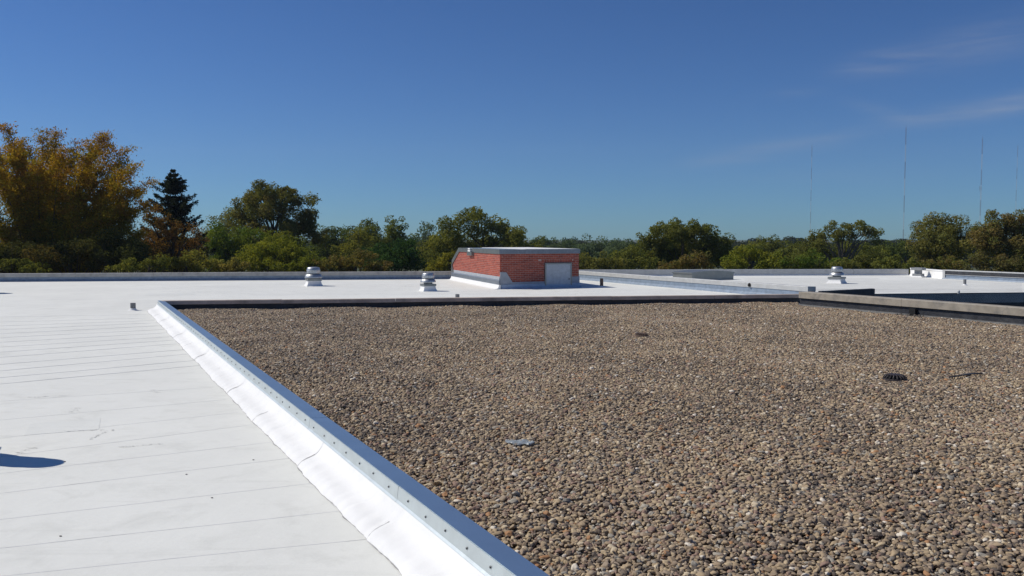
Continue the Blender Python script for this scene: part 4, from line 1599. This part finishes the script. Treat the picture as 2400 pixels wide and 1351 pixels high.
TREES = [
    # name, label, distance, lobes, colours, kwargs
    ('oak_tree', 'broad olive-brown oak with a domed crown right of the dark spruce', 76, [(640, 478, 62, 46), (700, 505, 52, 50), (592, 498, 52, 44), (560, 535, 42, 38), (742, 545, 34, 36), (655, 545, 85, 52), (610, 452, 30, 20), (672, 452, 34, 20)], G_OL[:2] + [(.060, .050, .020)], dict(clump=.30, density=1.15, shell=.45)),
    ('slender_tree', 'pale thin-crowned tree between the spruce and the olive oak', 92, [(515, 528, 30, 30), (545, 512, 26, 26), (500, 560, 34, 32)], [(.075, .075, .035), (.06, .07, .03)], dict(density=.7)),
    ('green_tree', 'fresh green small tree half hidden by the right side of the spruce', 68, [(522, 560, 36, 36), (560, 585, 44, 36), (520, 610, 44, 36), (585, 560, 36, 30)], G_BG, {}),
    ('yellow_green_tree', 'bright yellow-green tree below the olive oak', 60, [(640, 578, 50, 36), (606, 600, 42, 36), (682, 598, 42, 36), (704, 620, 36, 28), (640, 615, 60, 36), (700, 590, 26, 20)], G_YG, dict(clump=.34)),
    ('dark_tree', 'dark green tree filling the dip right of the olive oak', 96, [(790, 556, 34, 28), (752, 575, 40, 36), (765, 605, 46, 36), (825, 550, 24, 18)], G_DK, {}),
    ('maple_tree', 'two-topped dark green maple between oak and penthouse', 82, [(862, 540, 32, 30), (928, 540, 28, 32), (890, 575, 70, 42), (850, 590, 50, 40), (940, 590, 50, 46)], G_DK[1:] + [(.060, .068, .018)], dict(clump=.30)),
    ('olive_tree', 'yellowish olive tree leaning on the left of the two-topped maple', 74, [(822, 582, 30, 34), (845, 560, 24, 24), (808, 612, 34, 30)], [(.085, .082, .018), (.062, .066, .016)], {}),
    ('evergreen_shrub_tree', 'very dark dense tree in front of the two-topped maple', 62, [(920, 606, 66, 36), (968, 618, 36, 30), (882, 614, 44, 30), (940, 585, 40, 26)], [(.012, .026, .010), (.018, .036, .012), (.024, .044, .014)], {}),
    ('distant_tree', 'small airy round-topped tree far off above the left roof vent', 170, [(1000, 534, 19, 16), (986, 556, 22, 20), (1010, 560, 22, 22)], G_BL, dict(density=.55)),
    ('hackberry_tree', 'large green tree rising directly behind the brick penthouse', 78, [(1112, 520, 40, 30), (1062, 555, 52, 42), (1160, 545, 52, 38), (1218, 566, 46, 34), (1026, 590, 52, 48), (1140, 590, 110, 44), (1250, 596, 36, 32), (1110, 500, 22, 14)], G_MD, dict(clump=.32, density=1.1)),
    ('yellow_shrub', 'yellow-flecked bush at the left foot of the penthouse', 56, [(1042, 618, 24, 24), (1020, 628, 22, 18), (1055, 600, 12, 14)], G_YL, dict(cat='shrub')),
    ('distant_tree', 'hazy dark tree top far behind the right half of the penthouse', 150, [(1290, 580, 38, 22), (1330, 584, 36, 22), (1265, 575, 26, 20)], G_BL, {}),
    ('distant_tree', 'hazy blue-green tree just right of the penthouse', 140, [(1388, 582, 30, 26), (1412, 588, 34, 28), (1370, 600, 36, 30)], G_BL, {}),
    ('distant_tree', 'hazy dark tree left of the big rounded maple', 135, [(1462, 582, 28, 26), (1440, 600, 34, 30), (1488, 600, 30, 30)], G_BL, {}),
    ('olive_shrub', 'dull green thicket on the parapet line right of the penthouse', 66, [(1390, 612, 40, 26), (1430, 622, 40, 22), (1360, 622, 34, 22)], G_OL, dict(cat='shrub')),
    ('young_tree', 'mid green young tree before the left flank of the rounded maple', 70, [(1470, 606, 40, 30), (1500, 618, 34, 24), (1450, 622, 34, 20)], G_MD, {}),
    ('rounded_maple', 'big rounded olive-green maple right of the penthouse', 72, [(1600, 566, 78, 44), (1535, 588, 46, 46), (1662, 580, 48, 48), (1565, 548, 46, 28), (1636, 544, 46, 28), (1600, 606, 100, 40), (1690, 590, 24, 34), (1512, 566, 22, 20)], G_MD[:2] + G_OL[1:2], dict(clump=.30, density=1.2)),
    ('rust_shrub', 'reddish brown bush under the rounded maple', 54, [(1600, 622, 34, 22), (1636, 616, 28, 26), (1568, 628, 30, 16)], G_BR, dict(cat='shrub')),
    ('yellow_green_tree', 'bright yellow-green tree right of the rounded maple', 58, [(1742, 606, 42, 26), (1715, 622, 36, 20), (1790, 616, 44, 24), (1755, 592, 24, 14)], G_YG, {}),
    ('dome_tree', 'small dome-shaped green tree behind the bright yellow-green one', 104, [(1802, 580, 38, 24), (1770, 588, 34, 22), (1830, 592, 30, 24)], G_MD, {}),
    ('dome_tree', 'low round green tree left of the umbrella-topped tree', 98, [(1862, 588, 28, 24), (1885, 598, 30, 24), (1845, 604, 30, 24)], G_MD[:2], {}),
    ('green_thicket', 'green thicket below the low round trees at right', 58, [(1850, 620, 46, 22), (1900, 616, 40, 24), (1950, 622, 40, 20)], G_BG[:2] + G_OL[1:2], dict(cat='shrub')),
    ('umbrella_tree', 'open umbrella-topped tree with sky showing under its crown', 80, [(1958, 540, 30, 22), (2012, 536, 40, 18), (2044, 552, 22, 20), (1930, 556, 28, 22), (1990, 552, 30, 16), (1910, 580, 34, 26)], G_OL[:2] + G_MD[1:2], dict(clump=.34, density=.9, ragged=.4, bark='grey_bark')),
    ('olive_tree', 'dull green mass of foliage under the umbrella-topped tree', 84, [(1930, 598, 50, 30), (1985, 594, 44, 26), (2035, 600, 44, 26), (1890, 606, 34, 26)], G_MD[:2] + G_OL[:1], {}),
    ('dark_tree', 'dark green tree in the gap below the second mast', 100, [(2085, 590, 34, 22), (2115, 586, 30, 20), (2060, 604, 40, 26), (2100, 610, 46, 24)], G_DK, {}),
    ('brown_oak', 'olive-brown oak at right with a stepped left outline', 66, [(2200, 536, 44, 32), (2160, 570, 36, 40), (2240, 540, 44, 36), (2215, 580, 66, 42), (2195, 615, 66, 28), (2285, 560, 34, 36)], G_OL + G_BR[:1], dict(clump=.33, density=1.1)),
    ('brown_oak', 'browner oak cut off by the right edge', 60, [(2350, 522, 40, 30), (2385, 530, 34, 32), (2315, 560, 40, 48), (2395, 570, 46, 50), (2350, 585, 56, 46), (2430, 560, 44, 50), (2370, 620, 60, 28)], G_BR + G_OL[1:2], dict(clump=.33, density=1.1)),
    ('green_shrub', 'olive green bush behind the right-hand roof vent', 52, [(1972, 624, 34, 16), (2012, 620, 36, 20), (2050, 626, 30, 14)], G_OL[:2] + G_MD[1:2], dict(cat='shrub')),
    ('green_shrub', 'green bush left of the square hooded vent', 50, [(2090, 620, 30, 20), (2125, 624, 32, 16)], G_MD, dict(cat='shrub')),
    ('brown_shrub', 'brown-tinged bush right of the square hooded vent', 50, [(2190, 622, 34, 18), (2235, 618, 36, 22), (2160, 626, 24, 14)], G_BR[1:] + G_OL[1:2], dict(cat='shrub')),
    ('brown_shrub', 'dark brown-green bush above the far right parapet', 48, [(2300, 622, 40, 24), (2345, 628, 36, 20), (2395, 630, 40, 24)], G_OL[:1] + G_BR[:1], dict(cat='shrub')),
    ('olive_shrub', 'sunlit olive bush under the spruce', 52, [(450, 612, 40, 22), (482, 622, 34, 16), (415, 622, 32, 16)], [(.115, .105, .028), (.085, .088, .022)], dict(cat='shrub')),
    ('olive_shrub', 'low tan-green bush between spruce and yellow-green tree', 52, [(545, 622, 34, 16), (575, 626, 28, 14), (520, 630, 24, 10)], [(.115, .095, .030), (.080, .078, .022)], dict(cat='shrub')),
    ('green_shrub', 'dim green bush left of the sunlit olive one', 44, [(330, 622, 40, 16), (285, 628, 40, 14), (372, 618, 24, 18)], G_MD, dict(cat='shrub')),
    ('green_shrub', 'dim green bush at the lower left corner of the trees', 43.5, [(30, 622, 46, 18), (95, 628, 50, 14), (-20, 616, 40, 24)], G_MD, dict(cat='shrub')),
    ('brown_shrub', 'wide brown bush behind the tall left vent', 52, [(800, 616, 42, 20), (850, 612, 40, 22), (765, 622, 34, 16), (895, 624, 36, 14)], G_BR + [(.07, .06, .022)], dict(cat='shrub')),
    ('green_shrub', 'yellow-green bush left of the wide brown one', 54, [(712, 622, 34, 18), (672, 628, 34, 14), (742, 612, 20, 20)], G_YG[:2] + G_MD[1:2], dict(cat='shrub')),
    ('rust_tree', 'rusty orange-brown small tree in front of the lower left of the spruce', 55, [(372, 508, 26, 30), (400, 540, 36, 30), (440, 555, 34, 28), (385, 580, 46, 36), (350, 560, 30, 36), (430, 592, 40, 26)], G_RU, dict(density=.5, clump=.38, shell=.4)),
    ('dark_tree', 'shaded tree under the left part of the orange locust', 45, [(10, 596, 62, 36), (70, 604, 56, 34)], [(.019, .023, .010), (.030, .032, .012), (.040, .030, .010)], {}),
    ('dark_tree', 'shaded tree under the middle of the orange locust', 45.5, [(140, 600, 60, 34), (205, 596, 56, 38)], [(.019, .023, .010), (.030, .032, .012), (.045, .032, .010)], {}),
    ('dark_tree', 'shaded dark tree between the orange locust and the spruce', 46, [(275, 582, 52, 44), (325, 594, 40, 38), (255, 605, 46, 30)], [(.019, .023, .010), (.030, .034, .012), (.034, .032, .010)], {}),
]
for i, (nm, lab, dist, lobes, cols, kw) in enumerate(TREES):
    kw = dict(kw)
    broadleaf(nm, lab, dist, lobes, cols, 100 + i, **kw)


def locust():
    """airy orange honey locust: long rising limbs hung with fine feathery sprays"""
    rs = np.random.RandomState(11)
    rr = random.Random(11)
    dist = 50.0
    root = empty('locust_tree', (atd(110, 675, dist).x, dist, GZ))
    tag(root, 'tall feathery orange and olive locust tree at the left edge', 'tree')
    o3 = np.array(ORG[root.name])
    m = MB()
    C_all, K_all = [], []
    tips = [(-40, 330), (10, 292), (45, 330), (100, 308), (130, 315), (178, 335), (240, 320), (258, 345), (296, 352), (285, 400), (312, 395), (352, 428), (330, 450), (345, 480),
            (310, 500), (335, 545), (290, 530), (60, 400), (140, 400), (200, 410), (30, 450), (110, 470), (180, 480), (240, 450), (260, 500), (-10, 400), (-60, 420), (80, 540), (160, 550), (230, 560), (10, 540), (300, 575), (-30, 500),
            (120, 360), (70, 350), (215, 370), (-10, 355), (165, 440), (90, 435), (50, 495), (205, 520), (270, 440), (150, 505), (25, 375), (0, 430), (60, 425), (115, 410), (160, 375), (200, 455), (235, 400), (250, 540), (190, 575), (120, 580), (60, 585), (0, 580), (300, 450), (280, 480), (30, 345), (85, 385), (145, 350), (215, 345), (310, 530)]
    for k, (px, py) in enumerate(tips):
        dd = dist + rr.uniform(-4.5, 3.5) * (1 if k > 16 else .6)
        e = atd(px, py, dd)
        s0 = Vector((root.location.x, dist, GZ))
        s = Vector((root.location.x + rr.uniform(-.3, .3), dist, GZ + rr.uniform(3.2, 5.6)))
        d = e - s
        m1 = s + d * .35 + Vector((0, 0, d.length * .10))
        m2 = s + d * .70 + Vector((0, 0, d.length * .09))
        m.tube([s, m1, m2, e], [.085, .045, .022, .008], 5)
        # twigs with sprays along the outer two thirds of the limb
        pts = [s, m1, m2, e]
        ntw = 58
        for q in range(ntw):
            t = rr.uniform(.22, 1.0) ** .75
            seg = min(2, int(t * 3))
            f = t * 3 - seg
            p = lerp(pts[seg], pts[seg + 1], f)
            L = rr.uniform(.35, 1.15) * (1.15 - .55 * t)
            dirv = Vector((rr.gauss(.1, 1), rr.gauss(0, 1), rr.gauss(.05, .5))).normalized() * 1.0 + d.normalized() * .5
            tip = p + dirv.normalized() * L
            n = int(72 * (L + .3))
            tt = rs.uniform(.1, 1.0, n)
            c = np.array(p)[None, :] + tt[:, None] * np.array(tip - p)[None, :] + rs.normal(0, .15 + .10 * (1 - t), (n, 3)) * np.array([1.1, 1.1, .65])
            C_all.append(c)
            # outer, upper sprays have turned orange, the inner ones are still olive
            h = (p.z - GZ) / 15.0
            kk = .90 - .58 * h - .28 * t + rr.gauss(.12, .24)
            K_all.append(np.full(n, kk))
    C = np.concatenate(C_all)
    K = np.concatenate(K_all)
    cols = np.array([(.250, .135, .030), (.300, .190, .020), (.270, .195, .022), (.190, .165, .024), (.150, .140, .022), (.105, .110, .022)], np.float32) * 1.3
    kk = np.clip(K + rs.normal(0, .09, len(K)), 0, .999) * (len(cols) - 1)
    i0 = kk.astype(int)
    fr = (kk - i0)[:, None]
    col = (cols[i0] * (1 - fr) + cols[np.minimum(i0 + 1, 5)] * fr) * rs.uniform(.7, 1.3, len(K))[:, None]
    me = leaf_mesh('crown', C - o3, rs.normal(size=(len(C), 3)) + np.array([0, 0, .7]), .062, col, rs, .5)
    link('crown', me, None, root)
    x = root.location.x
    m.tube([(x, dist, GZ - .1), (x + .1, dist, GZ + 2), (x, dist, GZ + 4), (x - .1, dist, GZ + 6)], [.34, .27, .24, .14], 9)
    m.build('trunk', 'dull_bark', root, smooth=True)
    print('locust leaves', len(C))


locust()


def spruce():
    rs = np.random.RandomState(7)
    rr = random.Random(7)
    dist = 62.0
    u = dist / F
    b = atd(412, 675, dist)
    top = atd(411, 398, dist)
    root = empty('spruce_tree', (b.x, dist, GZ))
    tag(root, 'dark pointed spruce standing right of the orange locust', 'tree')
    o3 = np.array(ORG[root.name])
    H = top.z - GZ
    m = MB().tube([(b.x, dist, GZ - .1), (b.x, dist, GZ + H * .5), (top.x, dist, top.z)], [.26, .15, .02], 8)
    C_all, N_all = [], []
    # half-width of the outline against height below the top, read off the photograph
    prof = [(0, 2), (12, 13), (30, 25), (55, 42), (82, 58), (100, 64), (140, 72), (170, 84), (220, 100), (290, 112), (380, 120)]

    def hw(dy):
        for (a, ra), (c, rc) in zip(prof, prof[1:]):
            if dy <= c:
                return ra + (rc - ra) * (dy - a) / (c - a)
        return prof[-1][1]
    dy = 3.0
    while dy < 380:
        nb = 7 if dy < 30 else 10
        ph = rr.uniform(0, 6)
        z = top.z - dy * u
        if z < GZ + .6:
            break
        for k in range(nb):
            a = ph + 2 * math.pi * k / nb + rr.uniform(-.2, .2)
            L = hw(dy) * u * rr.choice([.5, .7, .85, 1.0, 1.15]) * rr.uniform(.9, 1.05)
            sag = rr.uniform(.14, .32) if dy > 60 else rr.uniform(-.3, .1)
            dirv = Vector((math.cos(a), math.sin(a), 0))
            p0 = Vector((b.x, dist, z))
            p1 = p0 + dirv * L * .55 + Vector((0, 0, -sag * L * .55))
            p2 = p0 + dirv * L + Vector((0, 0, -sag * L * .55 + .24 * L))
            m.tube([p0, p1, p2], [.04, .025, .008], 4)
            n = int(60 + 210 * L / 2.0)
            t = rs.uniform(.08, 1, n)
            pts = np.where((t < .55)[:, None], np.array(p0)[None] + (t / .55)[:, None] * np.array(p1 - p0)[None], np.array(p1)[None] + ((t - .55) / .45)[:, None] * np.array(p2 - p1)[None])
            wv = .24 * (1 - t * .7) * min(1, L)
            side = np.cross(np.array(dirv), [0, 0, 1.0])
            pts = pts + side[None] * (rs.normal(0, 1, n) * wv)[:, None] + np.array([0, 0, 1.0])[None] * (-np.abs(rs.normal(0, .13, n)) * min(1, L * .6 + .3))[:, None] + rs.normal(0, .03, (n, 3))
            C_all.append(pts)
            N_all.append(rs.normal(size=(n, 3)) * .8 + np.array([0, 0, .6]))
        dy += 6.5 + dy * .045 + rr.uniform(0, 4)
    C = np.concatenate(C_all)
    N = np.concatenate(N_all)
    cols = np.array([(.016, .024, .019), (.024, .033, .025), (.034, .045, .030)], np.float32)
    col = cols[rs.randint(0, 3, len(C))] * rs.uniform(.7, 1.3, len(C))[:, None]
    me = leaf_mesh('crown', C - o3, N, .095, col, rs, .34)
    link('crown', me, None, root)
    m.build('trunk', 'dull_bark', root, smooth=True)
    print('spruce', len(C))


spruce()


def far_wood():
    """the closed wood on the horizon, too far to tell tree from tree"""
    rs = np.random.RandomState(21)
    C_all, N_all, col_all = [], [], []
    base = np.array([(.026, .038, .022), (.036, .050, .026), (.044, .056, .028), (.050, .052, .024)], np.float32)
    for row, (dist, ytop) in enumerate(((215, 572), (300, 566), (420, 561))):
        x = -0.70 * dist
        while x < 0.70 * dist:
            w = rs.uniform(4.5, 8.5)
            h = CAM_Z - GZ + (560 - ytop + rs.normal(0, 5)) / F * dist
            cc = base[rs.randint(0, 4)] * rs.uniform(.8, 1.2)
            for j in range(7):
                n = 330
                c = np.array([x + rs.uniform(-.6, .6) * w, dist + rs.uniform(-6, 6), GZ + h * rs.uniform(.45, .86)])
                r = np.array([w * .55, w * .55, h * .16])
                dd = sphere_pts(n, rs)
                C_all.append(c + dd * r * rs.uniform(.7, 1.05, n)[:, None])
                N_all.append(dd + rs.normal(size=(n, 3)) * .6 + np.array([0, 0, .4]))
                col_all.append(np.tile(cc, (n, 1)) * rs.uniform(.7, 1.3, n)[:, None])
            x += w * 1.15
    C = np.concatenate(C_all)
    me = leaf_mesh('far_wood', C, np.concatenate(N_all), .42, np.concatenate(col_all), rs)
    o = link('far_wood', me, None)
    tag(o, 'distant belt of dark woods along the horizon', 'woods', kind='stuff')
    print('far wood', len(C))


far_wood()


# ------------------------------------------------------------------ radio masts
def mast(label, px, ytop, dist, w, bands, antenna=None):
    b = atd(px, 600, dist)
    t = atd(px, ytop, dist)
    x, y = b.x, dist
    root = empty('radio_mast', (x, y, GZ))
    tag(root, label, 'radio mast', 'lattice radio masts on the horizon')
    H = t.z - GZ
    nseg = bands
    for s in range(nseg):
        z0, z1 = GZ + H * s / nseg, GZ + H * (s + 1) / nseg
        m = MB()
        cor = [(x + w * .58 * math.cos(a), y + w * .58 * math.sin(a)) for a in (R(-90), R(30), R(150))]
        for c in cor:
            m.tube([(c[0], c[1], z0), (c[0], c[1], z1)], w * .11, 4)
        k = max(3, int((z1 - z0) / (w * 1.4)))
        for j in range(k):
            za, zb = lerp(z0, z1, j / k), lerp(z0, z1, (j + 1) / k)
            for q in range(3):
                c0, c1 = cor[q], cor[(q + 1) % 3]
                if j % 2:
                    c0, c1 = c1, c0
                m.tube([(c0[0], c0[1], za), (c1[0], c1[1], zb)], w * .055, 3)
        m.build('mast_section', 'mast_red' if (nseg - 1 - s) % 2 == 0 else 'mast_white', root)
    if antenna:
        za = atd(px, antenna, dist).z
        m = MB()
        for dz in (-1.5, 0, 1.5):
            m.tube([(x - w * 2.2, y, za + dz), (x + w * 1.2, y, za + dz)], w * .16, 4)
        m.tube([(x - w * 2.2, y, za - 3), (x - w * 2.2, y, za + 3)], w * .12, 4)
        m.build('antenna', 'mast_red', root)
    MB().tube([(x, y, GZ + H), (x, y, GZ + H + 3.5)], w * .09, 4).build('tip', 'mast_red', root)


mast('thin faint mast farthest left of the four, above the low round trees', 1898, 342, 1300, 0.62, 9)
mast('tallest dark radio mast, right of the umbrella-topped tree', 2116, 300, 1150, 0.95, 7)
mast('radio mast with a small side antenna above the olive-brown oak', 2294.5, 325, 1100, 0.95, 7, antenna=442)
mast('thin banded mast closest to the right edge', 2377, 342, 1300, 0.66, 9)


# ------------------------------------------------------------------ thin autumn haze
def haze():
    m = MB().prism([(-1500, -300), (1500, -300), (1500, 1600), (-1500, 1600)], GZ - 1.0, 168.0)
    o = m.build('haze', None)
    mt = bpy.data.materials.new('thin_haze')
    mt.use_nodes = True
    nt = NT(mt.node_tree)
    out = nt.n('ShaderNodeOutputMaterial')
    v = nt.n('ShaderNodeVolumePrincipled')
    v.inputs['Color'].default_value = (0.70, 0.84, 1.0, 1)
    v.inputs['Density'].default_value = HAZE
    v.inputs['Anisotropy'].default_value = 0.2
    nt.l(v.outputs[0], out.inputs['Volume'])
    o.data.materials.append(mt)
    tag(o, 'thin bluish haze in the air over the roofs and trees', 'haze', kind='stuff')


HAZE = 0.00018
haze()
